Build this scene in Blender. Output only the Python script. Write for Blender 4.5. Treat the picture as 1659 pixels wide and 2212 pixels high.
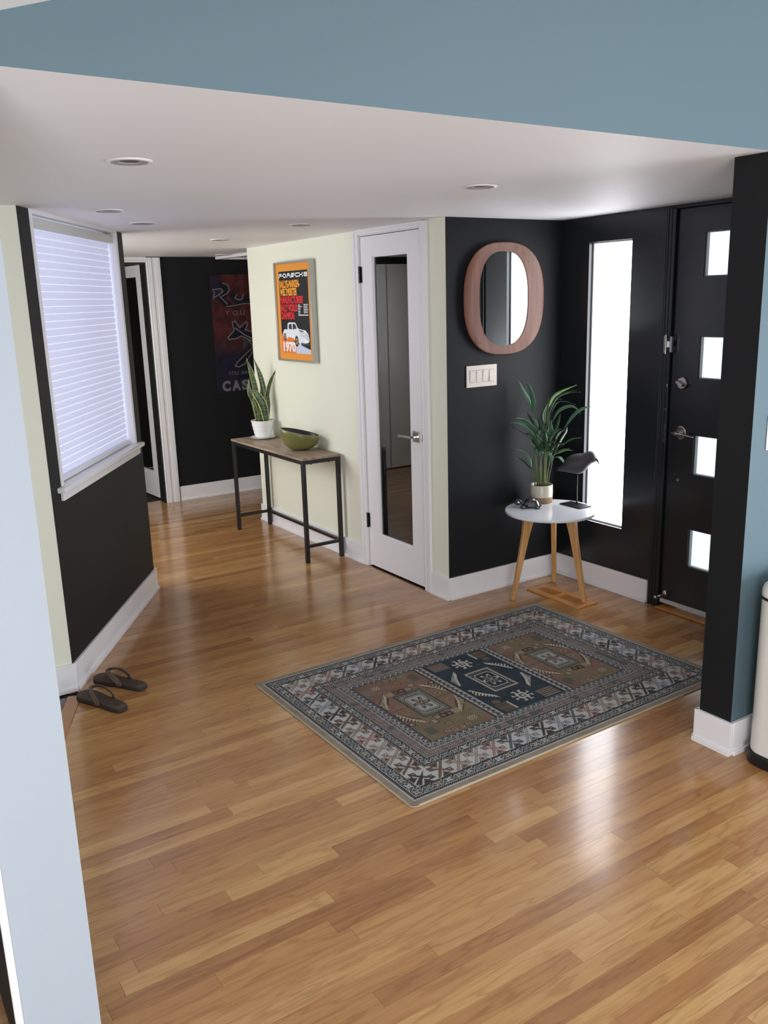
import bpy, bmesh, math, random
import numpy as np
from mathutils import Vector, Matrix
random.seed(7); rng = np.random.default_rng(5)
SC = bpy.context.scene; COL = SC.collection
for o in list(bpy.data.objects): bpy.data.objects.remove(o)

# ------------------------------------------------------------------ camera
H = 1.67; PITCH, ROLL, YAW = .24110578, -.02930311, .57548742; FPX = 1873.4; CX, CY = 829.5, 1106.
fw = Vector((math.sin(YAW)*math.cos(PITCH), math.cos(YAW)*math.cos(PITCH), -math.sin(PITCH)))
r0 = Vector((math.cos(YAW), -math.sin(YAW), 0)); u0 = r0.cross(fw)
RT = r0*math.cos(ROLL)+u0*math.sin(ROLL); UP = -r0*math.sin(ROLL)+u0*math.cos(ROLL)
cam = bpy.data.cameras.new('camera'); co = bpy.data.objects.new('camera', cam); COL.objects.link(co)
cam.sensor_fit = 'HORIZONTAL'; cam.sensor_width = 36; cam.lens = FPX/1659*36; cam.clip_start = .02
co.matrix_world = Matrix(((RT.x, UP.x, -fw.x, 0), (RT.y, UP.y, -fw.y, 0), (RT.z, UP.z, -fw.z, H), (0, 0, 0, 1)))
SC.camera = co
def at(px, py, ref, off=0.):
    """point seen at a pixel, on the upright plane through ref facing the camera (off = metres behind it)"""
    d = fw + RT*((px-CX)/FPX) - UP*((py-CY)/FPX)
    n = Vector((ref[0], ref[1], 0)).normalized()
    t = (n.x*ref[0]+n.y*ref[1]+off)/(n.x*d.x+n.y*d.y)
    return Vector((0, 0, H))+d*t

# ------------------------------------------------------------------ world, lights, exposure
SC.view_settings.view_transform = 'Standard'; SC.view_settings.look = 'None'
SC.view_settings.gamma = 1; SC.view_settings.use_curve_mapping = False
SC.view_settings.exposure = 0.0
w = bpy.data.worlds.new('sky'); SC.world = w; w.use_nodes = True
w.node_tree.nodes['Background'].inputs[0].default_value = (.84, .91, 1., 1)
w.node_tree.nodes['Background'].inputs[1].default_value = .8
def area(name, loc, to, sx, sy, power, col):
    l = bpy.data.lights.new(name, 'AREA'); l.shape = 'RECTANGLE'; l.size = sx; l.size_y = sy; l.energy = power; l.color = col
    o = bpy.data.objects.new(name, l); COL.objects.link(o); o.location = loc
    o.rotation_euler = (Vector(to)-Vector(loc)).to_track_quat('-Z', 'Y').to_euler(); return o
area('daylight_living_room', (4.3, -1.6, .95), (2.2, 2.0, 1.1), 2.4, 1.5, 120, (.80, .90, 1.))
area('added_fill_overhead', (2.0, -.4, 2.5), (2.1, .3, 0), 2.6, 2.0, 22, (1., .98, .95))  # added unseen fill from above, brightens the floor and its bounce
area('added_fill_low', (-.78, -1.7, .42), (1.9, 3.0, 2.0), 1.2, .9, 105, (.95, .97, 1.))  # added low fill aimed upward to lift the foyer ceiling
area('daylight_left_room', (-.9, -1.6, 1.9), (1.4, 3.0, .8), 2.0, 1.8, 16, (.93, .96, 1.))
area('daylight_hall_window', (.32, 5.95, 1.45), (2.8, 5.4, 1.1), 1.1, 1.1, 32, (.96, .98, 1.))

# ------------------------------------------------------------------ helpers
def s2l(c): return tuple((v/255/12.92 if v/255 <= .04045 else ((v/255+.055)/1.055)**2.4) for v in c)
MATS = {}
def mat(name, col, rough=.5, metal=0, spec=.5, bump=0, bscale=60, emit=None, estr=1, coat=0, var=0, vscale=6):
    if name in MATS: return MATS[name]
    m = bpy.data.materials.new(name); m.use_nodes = True; nt = m.node_tree; b = nt.nodes['Principled BSDF']
    c = (*s2l(col), 1); b.inputs['Base Color'].default_value = c
    b.inputs['Roughness'].default_value = rough; b.inputs['Metallic'].default_value = metal
    b.inputs['Specular IOR Level'].default_value = spec; b.inputs['Coat Weight'].default_value = coat
    if emit: b.inputs['Emission Color'].default_value = (*s2l(emit), 1); b.inputs['Emission Strength'].default_value = estr
    if bump or var:
        g = nt.nodes.new('ShaderNodeNewGeometry'); n = nt.nodes.new('ShaderNodeTexNoise'); n.inputs['Scale'].default_value = bscale if bump else vscale
        n.inputs['Detail'].default_value = 4; nt.links.new(g.outputs['Position'], n.inputs['Vector'])
        if bump:
            bp = nt.nodes.new('ShaderNodeBump'); bp.inputs['Strength'].default_value = bump; bp.inputs['Distance'].default_value = .002
            nt.links.new(n.outputs[0], bp.inputs['Height']); nt.links.new(bp.outputs[0], b.inputs['Normal'])
        if var:
            n2 = nt.nodes.new('ShaderNodeTexNoise'); n2.inputs['Scale'].default_value = vscale; n2.inputs['Detail'].default_value = 5
            nt.links.new(g.outputs['Position'], n2.inputs['Vector'])
            mx = nt.nodes.new('ShaderNodeMix'); mx.data_type = 'RGBA'
            mx.inputs[6].default_value = c; mx.inputs[7].default_value = tuple([v*(1-var) for v in c[:3]])+(1,)
            nt.links.new(n2.outputs[0], mx.inputs[0]); nt.links.new(mx.outputs[2], b.inputs['Base Color'])
    MATS[name] = m; return m
def attrmat(name, attr='Col', rough=.9, bump=.0, bscale=900, spec=.2):
    m = bpy.data.materials.new(name); m.use_nodes = True; nt = m.node_tree; b = nt.nodes['Principled BSDF']
    a = nt.nodes.new('ShaderNodeAttribute'); a.attribute_name = attr; nt.links.new(a.outputs['Color'], b.inputs['Base Color'])
    b.inputs['Roughness'].default_value = rough; b.inputs['Specular IOR Level'].default_value = spec
    if bump:
        g = nt.nodes.new('ShaderNodeNewGeometry'); n = nt.nodes.new('ShaderNodeTexNoise'); n.inputs['Scale'].default_value = bscale
        nt.links.new(g.outputs['Position'], n.inputs['Vector']); bp = nt.nodes.new('ShaderNodeBump'); bp.inputs['Strength'].default_value = bump; bp.inputs['Distance'].default_value = .002
        nt.links.new(n.outputs[0], bp.inputs['Height']); nt.links.new(bp.outputs[0], b.inputs['Normal'])
    return m

def finish(name, bm, m, parent=None, smooth=False, bevel=0, seg=2, loc=None, rot=None, **props):
    bmesh.ops.recalc_face_normals(bm, faces=bm.faces)
    me = bpy.data.meshes.new(name); bm.to_mesh(me); bm.free()
    for x in (m if isinstance(m, (list, tuple)) else [m]): me.materials.append(x)
    if smooth:
        for p in me.polygons: p.use_smooth = True
    o = bpy.data.objects.new(name, me); COL.objects.link(o)
    if parent: o.parent = parent
    if bevel:
        md = o.modifiers.new('bevel', 'BEVEL'); md.width = bevel; md.segments = seg; md.limit_method = 'ANGLE'; md.angle_limit = .6
        for p in me.polygons: p.use_smooth = True
        try: me.set_sharp_from_angle(angle=.7)
        except Exception: pass
    if loc is not None: o.location = loc
    if rot is not None: o.rotation_euler = rot
    for k, v in props.items(): o[k] = v
    return o
def box(bm, a, b, mi=0, M=None):
    x0, y0, z0 = a; x1, y1, z1 = b
    vs = [bm.verts.new(M @ Vector(p) if M else p) for p in ((x0,y0,z0),(x1,y0,z0),(x1,y1,z0),(x0,y1,z0),(x0,y0,z1),(x1,y0,z1),(x1,y1,z1),(x0,y1,z1))]
    for f in ((0,3,2,1),(4,5,6,7),(0,1,5,4),(1,2,6,5),(2,3,7,6),(3,0,4,7)):
        bm.faces.new([vs[i] for i in f]).material_index = mi
    return bm
def boxes(*bs, M=None):
    bm = bmesh.new()
    for a, b in bs: box(bm, a, b, M=M)
    return bm
def lathe(bm, prof, seg=40, c=(0, 0, 0), mi=None, sx=1, sy=1):
    rings = []
    for r, z in prof:
        if r < 1e-6: rings.append([bm.verts.new((c[0], c[1], c[2]+z))])
        else: rings.append([bm.verts.new((c[0]+sx*r*math.cos(2*math.pi*i/seg), c[1]+sy*r*math.sin(2*math.pi*i/seg), c[2]+z)) for i in range(seg)])
    for k in range(len(rings)-1):
        A, B = rings[k], rings[k+1]
        for i in range(seg):
            j = (i+1) % seg
            vs = [A[0], B[i], B[j]] if len(A) == 1 else ([A[i], A[j], B[0]] if len(B) == 1 else [A[i], A[j], B[j], B[i]])
            if len(A) == 1 and len(B) == 1: continue
            f = bm.faces.new(vs)
            if mi: f.material_index = mi[k]
    return bm
def tube(bm, pts, rad, seg=10, caps=True, flat=1.0, mi=0):
    pts = [Vector(p) for p in pts]; n = len(pts); rads = rad if isinstance(rad, (list, tuple)) else [rad]*n
    rings = []; prev = None
    for i, p in enumerate(pts):
        t = (pts[min(i+1, n-1)]-pts[max(i-1, 0)]).normalized()
        if prev is None:
            a = Vector((0, 0, 1)) if abs(t.z) < .9 else Vector((1, 0, 0)); s = t.cross(a).normalized()
        else: s = (prev-t*prev.dot(t)).normalized()
        prev = s; q = t.cross(s)
        rings.append([bm.verts.new(p+s*rads[i]*math.cos(2*math.pi*k/seg)+q*rads[i]*flat*math.sin(2*math.pi*k/seg)) for k in range(seg)])
    for a, b in zip(rings, rings[1:]):
        for k in range(seg): bm.faces.new((a[k], a[(k+1) % seg], b[(k+1) % seg], b[k])).material_index = mi
    if caps: bm.faces.new(rings[0][::-1]).material_index = mi; bm.faces.new(rings[-1]).material_index = mi
    return bm
def prism(bm, poly, z0, z1, M=None, mi=0):
    T = (lambda p: M @ Vector(p)) if M else (lambda p: p)
    a = [bm.verts.new(T((x, y, z0))) for x, y in poly]; b = [bm.verts.new(T((x, y, z1))) for x, y in poly]
    bm.faces.new(a[::-1]).material_index = mi; bm.faces.new(b).material_index = mi
    for i in range(len(poly)):
        j = (i+1) % len(poly); bm.faces.new((a[i], a[j], b[j], b[i])).material_index = mi
    return bm
def empty(name, loc, label=None, cat=None, group=None, kind=None, rotz=0):
    o = bpy.data.objects.new(name, None); COL.objects.link(o); o.location = loc; o.rotation_euler = (0, 0, rotz); o.empty_display_size = .05
    tag(o, label, cat, group, kind); return o
def tag(o, label=None, cat=None, group=None, kind=None):
    if label: o['label'] = label
    if cat: o['category'] = cat
    if group: o['group'] = group
    if kind: o['kind'] = kind
    return o
def struct(name, bm, m, **k): return finish(name, bm, m, kind='structure', **k)
def spline(pts, n):
    pts = [Vector(p) for p in pts]
    if len(pts) == 2: return [pts[0].lerp(pts[1], i/(n-1)) for i in range(n)]
    P = [pts[0]*2-pts[1]]+pts+[pts[-1]*2-pts[-2]]; out = []
    for i in range(n):
        u = i/(n-1)*(len(pts)-1); k = min(int(u), len(pts)-2); t = u-k; a, b, c, d = P[k:k+4]
        out.append(.5*((2*b)+(-a+c)*t+(2*a-5*b+4*c-d)*t*t+(-a+3*b-3*c+d)*t*t*t))
    return out
def rrect(x0, y0, x1, y1, r, n=6):
    out = []
    for cx, cy, a in ((x1-r, y0+r, -90), (x1-r, y1-r, 0), (x0+r, y1-r, 90), (x0+r, y0+r, 180)):
        for i in range(n+1):
            t = math.radians(a+90*i/n); out.append((cx+r*math.cos(t), cy+r*math.sin(t)))
    return out
def text(name, s, size, m, parent, M, sx=1., depth=.0004, shear=0, spacing=1., bold=0):
    cu = bpy.data.curves.new(name, 'FONT'); cu.body = s; cu.size = size; cu.extrude = depth; cu.shear = shear; cu.space_character = spacing; cu.offset = bold
    t = bpy.data.objects.new(name+'_tmp', cu); COL.objects.link(t)
    me = bpy.data.meshes.new_from_object(t.evaluated_get(bpy.context.evaluated_depsgraph_get())); bpy.data.objects.remove(t)
    me.transform(M @ Matrix.Diagonal((sx, 1, 1, 1))); me.materials.clear(); me.materials.append(m)
    o = bpy.data.objects.new(name, me); COL.objects.link(o); o.parent = parent; return o
def frame(origin, X, Y):   # matrix with local x = X, y = Y, z = X x Y at an origin
    X = Vector(X).normalized(); Y = Vector(Y).normalized(); Z = X.cross(Y)
    return Matrix(((X.x, Y.x, Z.x, origin[0]), (X.y, Y.y, Z.y, origin[1]), (X.z, Y.z, Z.z, origin[2]), (0, 0, 0, 1)))

# ------------------------------------------------------------------ paint and trim materials
BLACK = mat('black_wall_paint', (20, 22, 25), .6, spec=.3, bump=.06, bscale=220)
BLACKD = mat('black_door_paint', (29, 31, 34), .3, bump=.03, bscale=200)
CREAM = mat('cream_wall_paint', (229, 229, 211), .55, bump=.06, bscale=220)
BLUE = mat('blue_wall_paint', (88, 109, 117), .5, bump=.06, bscale=220, var=.05, vscale=3)
CEIL = mat('ceiling_paint', (240, 239, 241), .6, bump=.05, bscale=200)
WHITE = mat('white_trim_paint', (232, 230, 232), .28, spec=.5)
PANEL = mat('pale_wall_paint', (158, 166, 174), .5, bump=.04, bscale=220)
DARK = mat('dark_interior', (40, 38, 36), .8)
CHROME = mat('brushed_nickel', (176, 172, 168), .22, metal=1)
BLKMET = mat('black_metal', (22, 22, 23), .35, spec=.5)

# ------------------------------------------------------------------ floor
def wood_floor():
    m = bpy.data.materials.new('oak_floorboards'); m.use_nodes = True; nt = m.node_tree; L = nt.links.new; b = nt.nodes['Principled BSDF']
    N = nt.nodes.new
    oi = N('ShaderNodeObjectInfo'); at_ = N('ShaderNodeAttribute'); at_.attribute_name = 'bd'
    add = N('ShaderNodeVectorMath'); add.operation = 'ADD'; L(oi.outputs['Color'], add.inputs[0]); L(at_.outputs['Vector'], add.inputs[1])
    sp = N('ShaderNodeSeparateXYZ'); L(add.outputs[0], sp.inputs[0])
    tone, seed, kind = sp.outputs[0], sp.outputs[1], sp.outputs[2]
    g = N('ShaderNodeNewGeometry'); ps = N('ShaderNodeSeparateXYZ'); L(g.outputs['Position'], ps.inputs[0])
    def mth(op, a, b_=None, c=None):
        n = N('ShaderNodeMath'); n.operation = op
        for i, v in enumerate((a, b_, c)):
            if v is None: continue
            if isinstance(v, (int, float)): n.inputs[i].default_value = v
            else: L(v, n.inputs[i])
        return n.outputs[0]
    sx = mth('MULTIPLY', seed, 37.); sy = mth('MULTIPLY', seed, 91.)
    def coords(kx, ky):
        c = N('ShaderNodeCombineXYZ'); L(mth('ADD', mth('MULTIPLY', ps.outputs[0], kx), sx), c.inputs[0]); L(mth('ADD', mth('MULTIPLY', ps.outputs[1], ky), sy), c.inputs[1]); L(mth('MULTIPLY', seed, 13.), c.inputs[2]); return c.outputs[0]
    n1 = N('ShaderNodeTexNoise'); n1.inputs['Scale'].default_value = 1; n1.inputs['Detail'].default_value = 3; L(coords(2.2, 16), n1.inputs['Vector'])       # broad figure
    rings = mth('MULTIPLY', n1.outputs[0], 11.); rings = mth('SINE', mth('MULTIPLY', rings, 3.1416)); rings = mth('MULTIPLY', mth('ADD', rings, 1), .5); rings = mth('POWER', rings, 7.)
    n2 = N('ShaderNodeTexNoise'); n2.inputs['Scale'].default_value = 1; n2.inputs['Detail'].default_value = 5; n2.inputs['Roughness'].default_value = .65; L(coords(7, 420), n2.inputs['Vector'])   # fine pores
    n3 = N('ShaderNodeTexNoise'); n3.inputs['Scale'].default_value = 1; n3.inputs['Detail'].default_value = 4; L(coords(2.6, 42), n3.inputs['Vector'])      # streaks
    st = N('ShaderNodeMapRange'); st.inputs[1].default_value = .56; st.inputs[2].default_value = .76; L(n3.outputs[0], st.inputs[0])
    ramp = N('ShaderNodeValToRGB'); L(mth('ADD', tone, mth('MULTIPLY', mth('SUBTRACT', n3.outputs[0], .5), .9)), ramp.inputs[0]); e = ramp.color_ramp.elements
    e[0].position = 0; e[0].color = (*s2l((140, 94, 60)), 1); e[1].position = 1; e[1].color = (*s2l((204, 162, 108)), 1)
    for p_, c_ in ((.3, (166, 119, 76)), (.55, (178, 131, 83)), (.8, (190, 146, 94))):
        x = ramp.color_ramp.elements.new(p_); x.color = (*s2l(c_), 1)
    def mul(col, fac, dark):
        mx = N('ShaderNodeMix'); mx.data_type = 'RGBA'; mx.blend_type = 'MULTIPLY'; L(fac, mx.inputs[0]); L(col, mx.inputs[6]); mx.inputs[7].default_value = (*dark, 1); return mx.outputs[2]
    c = mul(ramp.outputs[0], mth('MULTIPLY', mth('MULTIPLY', rings, n3.outputs[0]), .85), (.62, .50, .42))
    c = mul(c, mth('MULTIPLY', st.outputs[0], .5), (.55, .42, .34))
    pf = N('ShaderNodeMapRange'); pf.inputs[1].default_value = .42; pf.inputs[2].default_value = .72; L(n2.outputs[0], pf.inputs[0])
    c = mul(c, mth('MULTIPLY', pf.outputs[0], .55), (.66, .56, .48))
    L(c, b.inputs['Base Color'])
    rr = N('ShaderNodeMapRange'); rr.inputs[3].default_value = .16; rr.inputs[4].default_value = .26; L(n2.outputs[0], rr.inputs[0]); L(rr.outputs[0], b.inputs['Roughness'])
    b.inputs['Specular IOR Level'].default_value = .5; b.inputs['Coat Weight'].default_value = .4; b.inputs['Coat Roughness'].default_value = .12
    bp = N('ShaderNodeBump'); bp.inputs['Strength'].default_value = .12; bp.inputs['Distance'].default_value = .001; L(n2.outputs[0], bp.inputs['Height']); L(bp.outputs[0], b.inputs['Normal'])
    return m
OAK = wood_floor()
bm = boxes(((-1.6, -3.0, -.05), (5.2, 8.9, -.006)))
floor = struct('floor', bm, mat('subfloor_dark', (24, 15, 10), 1), label='narrow oak strip floor, glossy and honey coloured', category='floor')
PW = .0572; Y0 = .006
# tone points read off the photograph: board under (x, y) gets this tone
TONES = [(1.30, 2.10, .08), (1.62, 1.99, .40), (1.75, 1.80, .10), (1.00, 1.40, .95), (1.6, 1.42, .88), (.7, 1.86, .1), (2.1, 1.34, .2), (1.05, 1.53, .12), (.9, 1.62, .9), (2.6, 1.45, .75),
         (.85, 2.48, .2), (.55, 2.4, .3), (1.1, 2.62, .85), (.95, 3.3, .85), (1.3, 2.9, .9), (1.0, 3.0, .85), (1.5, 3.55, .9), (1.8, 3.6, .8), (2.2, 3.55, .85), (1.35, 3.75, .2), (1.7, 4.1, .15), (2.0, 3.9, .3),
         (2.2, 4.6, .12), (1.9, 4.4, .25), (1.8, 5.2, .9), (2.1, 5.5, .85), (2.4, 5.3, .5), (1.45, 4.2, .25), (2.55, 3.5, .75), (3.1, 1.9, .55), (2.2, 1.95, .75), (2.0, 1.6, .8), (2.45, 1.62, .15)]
JOINTS = [(1.141, 2.10), (1.327, 1.98), (1.655, 1.80)]
def nose_x(y): return .772+(y-3.679)*(.135/.308)          # inner edge of the stair nosing
rows = []; k0 = int((1.15-Y0)/PW); boards = []
for k in range(int((-.9)/PW), int((7.3)/PW)+1):
    ya, yb = Y0+k*PW, Y0+(k+1)*PW; yc = (ya+yb)/2
    xa, xb = -.9, 5.0
    if 1.9 < yc < 3.72: xb = 3.66
    if 3.72 <= yc < 6.1: xb = 2.83
    if 2.2 < yc <= 3.79: xa = nose_x(yc)-.02
    elif 3.79 < yc < 5.0: xa = .79+(yc-3.79)*.66-.06
    elif yc >= 5.0: xa = .45
    x = xa-random.random()*.7; js = sorted(j[0] for j in JOINTS if ya <= j[1] < yb); cuts = [xa]
    while x < xb:
        x += random.choice((.3, .45, .6, .75, .9, 1.1, 1.3, 1.6))*random.uniform(.85, 1.15)
        if x > xa+.12 and x < xb-.1 and all(abs(x-j) > .2 for j in js): cuts.append(x)
    cuts = sorted(cuts+[j for j in js if xa < j < xb])+[xb]
    for a, b in zip(cuts, cuts[1:]):
        t = min(1, max(0, random.gauss(.58, .13))) if random.random() > .14 else random.choice((.25, .32, .85, .9))
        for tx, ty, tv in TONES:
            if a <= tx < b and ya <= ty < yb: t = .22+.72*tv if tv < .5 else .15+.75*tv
        d = Vector(((a+b)/2, yc, -H)); z = d.dot(fw); vis = 0
        ax = Vector((a, yc, -H)); ends = []
        for q in (a, min(b, a+.02), (a+b)/2, b):
            v = Vector((q, yc, -H)); zz = v.dot(fw)
            if zz > .2: ends.append((CX+FPX*v.dot(RT)/zz, CY-FPX*v.dot(UP)/zz))
        inside = any(-60 < ex < 1700 and -50 < ey < 2300 for ex, ey in ends)
        size = (b-a)/max(z, .3)**3 if (z > .3 and inside) else 0
        boards.append((size, a, b, ya, yb, t, random.random()))
boards.sort(key=lambda q: -q[0])
ub = bmesh.new(); box(ub, (0, 0, -.008), (1, PW-.0005, 0)); ume = bpy.data.meshes.new('floor_board'); ub.to_mesh(ume); ub.free(); ume.materials.append(OAK)
for i, (s_, a, b, ya, yb, t, sd) in enumerate(boards[:300]):
    o = bpy.data.objects.new('floor_board', ume); COL.objects.link(o); o.parent = floor
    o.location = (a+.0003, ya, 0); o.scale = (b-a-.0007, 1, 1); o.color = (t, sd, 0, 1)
bm = bmesh.new(); lay = bm.faces.layers.float_vector.new('bd')
for s_, a, b, ya, yb, t, sd in boards[300:]:
    n0 = len(bm.faces); box(bm, (a+.0003, ya, -.008), (b-.0004, yb-.0005, 0)); bm.faces.ensure_lookup_table()
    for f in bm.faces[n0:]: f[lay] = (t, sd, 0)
o = finish('floor_board', bm, OAK, floor, kind='stuff'); o.color = (0, 0, 0, 1)
# stair nosing in the left corner and the lower landing beside it
NOSE = mat('nosing_oak', (178, 122, 66), .25, var=.3, vscale=9, coat=.2)
dn = Vector((-.135, -.308, 0)).normalized(); sn = Vector((dn.y, -dn.x, 0))
if sn.x > 0: sn = -sn
p0 = Vector((.790, 3.72, 0)); bm = bmesh.new()
pl = [p0, p0+dn*1.9, p0+dn*1.9+sn*.062, p0+sn*.062]
prism(bm, [(p.x, p.y) for p in pl], -.03, .003); nose = struct('trim_1', bm, NOSE, bevel=.003)
tag(nose, 'orange oak nosing strip at the floor edge beside the sandals', 'trim')
bm = bmesh.new(); prism(bm, [(p.x, p.y) for p in (pl[3], pl[2], pl[2]+Vector((-1.0, .4, 0)), Vector((-.9, 3.78, 0)))], -.012, -.003)
struct('floor_landing', bm, mat('landing_carpet', (122, 120, 118), .9, bump=.3, bscale=400))

# ------------------------------------------------------------------ ceilings
def zc(y):
    P = ((1.74, 2.085), (3.7, 2.068), (5.2, 2.062), (7.2, 2.056), (9.2, 2.05))
    for (a, za), (b, zb) in zip(P, P[1:]):
        if y <= b: return za+(zb-za)*(y-a)/(b-a)
    return 2.05
bm = bmesh.new()
ys = (1.80, 3.7, 5.2, 7.2, 9.0)
for a, b in zip(ys, ys[1:]):
    vs = [bm.verts.new(p) for p in ((-1.6, a, zc(a)), (5.2, a, zc(a)), (5.2, b, zc(b)), (-1.6, b, zc(b)), (-1.6, a, zc(a)+.12), (5.2, a, zc(a)+.12), (5.2, b, zc(b)+.12), (-1.6, b, zc(b)+.12))]
    for f in ((0,3,2,1),(4,5,6,7),(0,1,5,4),(1,2,6,5),(2,3,7,6),(3,0,4,7)): bm.faces.new([vs[i] for i in f])
struct('ceiling', bm, CEIL)
bm = bmesh.new(); zu = lambda x: 2.054+.32*x      # sloped ceiling of the room the camera stands in
for x0, x1 in ((-1.5, 3.2), (3.2, 5.2)):
    za, zb = zu(x0), (zu(3.2))
    vs = [bm.verts.new(p) for p in ((x0, -3, za), (x1, -3, zb), (x1, 1.747, zb), (x0, 1.747, za), (x0, -3, za+.1), (x1, -3, zb+.1), (x1, 1.747, zb+.1), (x0, 1.747, za+.1))]
    for f in ((0,3,2,1),(4,5,6,7),(0,1,5,4),(1,2,6,5),(2,3,7,6),(3,0,4,7)): bm.faces.new([vs[i] for i in f])
struct('ceiling_living_room', bm, mat('upper_ceiling_white', (236, 234, 230), .6))

# ------------------------------------------------------------------ walls
XM, YM, XD = 2.836, 3.716, 3.672        # cream wall, mirror wall, entry wall planes
bm = boxes(((-1.5, 1.747, 2.0836), (5.2, 1.882, 3.4)))
for f in bm.faces:
    f.normal_update()
    if f.normal.z < -.5: f.material_index = 1
struct('wall_header', bm, [BLUE, CEIL])
bm = bmesh.new(); box(bm, (2.62, 1.747, 0), (5.2, 1.882, 2.085)); bm.faces.ensure_lookup_table()
for f in bm.faces:
    f.normal_update()
    if f.normal.y > -.5: f.material_index = 1
struct('wall_kitchen', bm, [BLUE, BLACK])
struct('wall_right', boxes(((XM, YM, 0), (3.80, YM+.10, 2.10))), BLACK)             # mirror wall
struct('wall_closet', boxes(((XM, 3.7161, 0), (XM+.0, 3.7161, 0)) if False else ((XM-.0015, YM+.001, 0), (XM+.11, 3.935, 2.10)), ((XM-.0015, 4.553, 0), (XM+.11, 6.125, 2.10)), ((XM-.0015, 3.935, 2.036), (XM+.11, 4.553, 2.10))), CREAM)
struct('wall_hall_end_return', boxes(((XM+.11, 6.02, 0), (4.9, 6.125, 2.10))), CREAM)
# closet interior behind the glass door
struct('wall_closet_interior', boxes(((3.45, 3.82, 0), (3.5, 6.0, 2.1)), ((XM+.11, 3.82, 0), (3.45, 3.85, 2.1)), ((XM+.11, 4.9, 0), (3.45, 4.93, 2.1))), mat('closet_grey', (150, 148, 142), .7))
# entry wall with sidelight opening
SL = (3.217, 3.517, .376, 1.936)
struct('wall_entry', boxes(((XD, 2.99, 0), (XD+.13, SL[0], 2.10)), ((XD, SL[1], 0), (XD+.13, 3.80, 2.10)), ((XD, SL[0], 0), (XD+.13, SL[1], SL[2])), ((XD, SL[0], SL[3]), (XD+.13, SL[1], 2.10)),
       ((XD, 1.882, 2.058), (XD+.13, 2.99, 2.10)), ((XD, 1.882, 0), (XD+.13, 1.96, 2.058))), BLACKD)
# far wall with doorway
YF = 7.196
struct('wall_far', boxes(((2.425, YF, 0), (5.2, YF+.12, 2.1)), ((1.56, YF, 2.012), (2.425, YF+.12, 2.1)), ((-1.6, YF, 0), (1.56, YF+.12, 2.1))), BLACK)
struct('wall_far_room', boxes(((1.0, 8.9, 0), (3.4, 9.0, 2.1)), ((3.3, YF+.12, 0), (3.4, 8.9, 2.1)), ((1.0, YF+.12, 0), (1.1, 8.9, 2.1))), mat('far_room_grey', (150, 150, 145), .7))
struct('wall_hall_right', boxes(((4.9, 6.02, 0), (5.0, YF, 2.1))), CREAM)
# left hall wall with a bright window that lights the hall
struct('wall_hall_left', boxes(((.10, 5.02, 0), (.22, 5.35, 2.1)), ((.10, 6.55, 0), (.22, YF, 2.1)), ((.10, 5.35, 0), (.22, 6.55, .9)), ((.10, 5.35, 2.0), (.22, 6.55, 2.1)), ((.22, 5.02, 0), (1.36, 5.12, 2.1))), CREAM)
GLOW_H = mat('hall_window_daylight', (230, 235, 240), .5, emit=(236, 242, 255), estr=1.6)
w3 = empty('window_3', (.2, 5.95, .9), kind='structure')
finish('window_pane', boxes(((-.06, -.6, .0), (-.05, .6, 1.1))), GLOW_H, w3)
finish('window_frame', boxes(((-.03, -.6, 0), (.03, -.56, 1.1)), ((-.03, .56, 0), (.03, .6, 1.1)), ((-.03, -.56, 0), (.03, .56, .04)), ((-.03, -.56, 1.06), (.03, .56, 1.1)), ((-.025, -.02, .04), (.025, .02, 1.06))), WHITE, w3)
# cream wall left of the window wall
struct('wall_left_return', boxes(((-1.5, 3.798, 0), (.7795, 3.90, 2.10))), CREAM)
struct('wall_outer_left', boxes(((-1.55, -3, 0), (-1.45, 3.9, 3.2))), PANEL)
# angled window wall: local frame s along wall, n out of wall (towards room)
U = Vector((.5515, .8342, 0)); NN = Vector((.8342, -.5515, 0)); A0 = Vector((.781, 3.797, 0))
MW = Matrix(((U.x, NN.x, 0, A0.x), (U.y, NN.y, 0, A0.y), (0, 0, 1, 0), (0, 0, 0, 1)))
WO = (.115, 1.300, .905)     # opening s0, s1, sill height
struct('wall_window', boxes(((0, -.17, 0), (WO[0], 0, 2.10)), ((WO[1], -.17, 0), (1.402, 0, 2.10)), ((WO[0], -.17, 0), (WO[1], 0, WO[2])), M=MW), BLACK)
# near left wall end
bm = bmesh.new(); box(bm, (.160, 1.747, 0), (.326, 2.15, 2.11)); bm.faces.ensure_lookup_table()
for f in bm.faces:
    f.normal_update()
    if f.normal.x < -.5: f.material_index = 1
stub = struct('wall_near_left', bm, [PANEL, BLACK])
struct('trim_2', boxes(((.154, 1.742, 0), (.170, 1.7468, 2.11)), ((.154, 1.7468, 0), (.1598, 1.752, 2.11))), WHITE, bevel=.002)

# ------------------------------------------------------------------ baseboards
def baseboard(name, a, b, side, h=.128, t=.014):
    """board from a to b (points on the wall plane); side = unit vector into the room"""
    a, b, s = Vector(a), Vector(b), Vector(side); X = (b-a).normalized(); ln = (b-a).length
    M = Matrix(((X.x, s.x, 0, a.x), (X.y, s.y, 0, a.y), (0, 0, 1, 0), (0, 0, 0, 1)))
    bm = boxes(((0, .0005, 0), (ln, t, h)), ((0, t, 0), (ln, t+.010, .018)), M=M)
    return struct(name, bm, WHITE, bevel=.0015)
baseboard('baseboard_mirror', (XM-.0008, YM, 0), (XD, YM, 0), (0, -1, 0))
baseboard('baseboard_closet_near', (XM-.001, YM-.0142, 0), (XM-.001, 3.866, 0), (-1, 0, 0))
baseboard('baseboard_closet_far', (XM-.001, 4.616, 0), (XM-.001, 6.13, 0), (-1, 0, 0))
baseboard('baseboard_entry', (XD, 3.700, 0), (XD, 3.014, 0), (-1, 0, 0))
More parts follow.
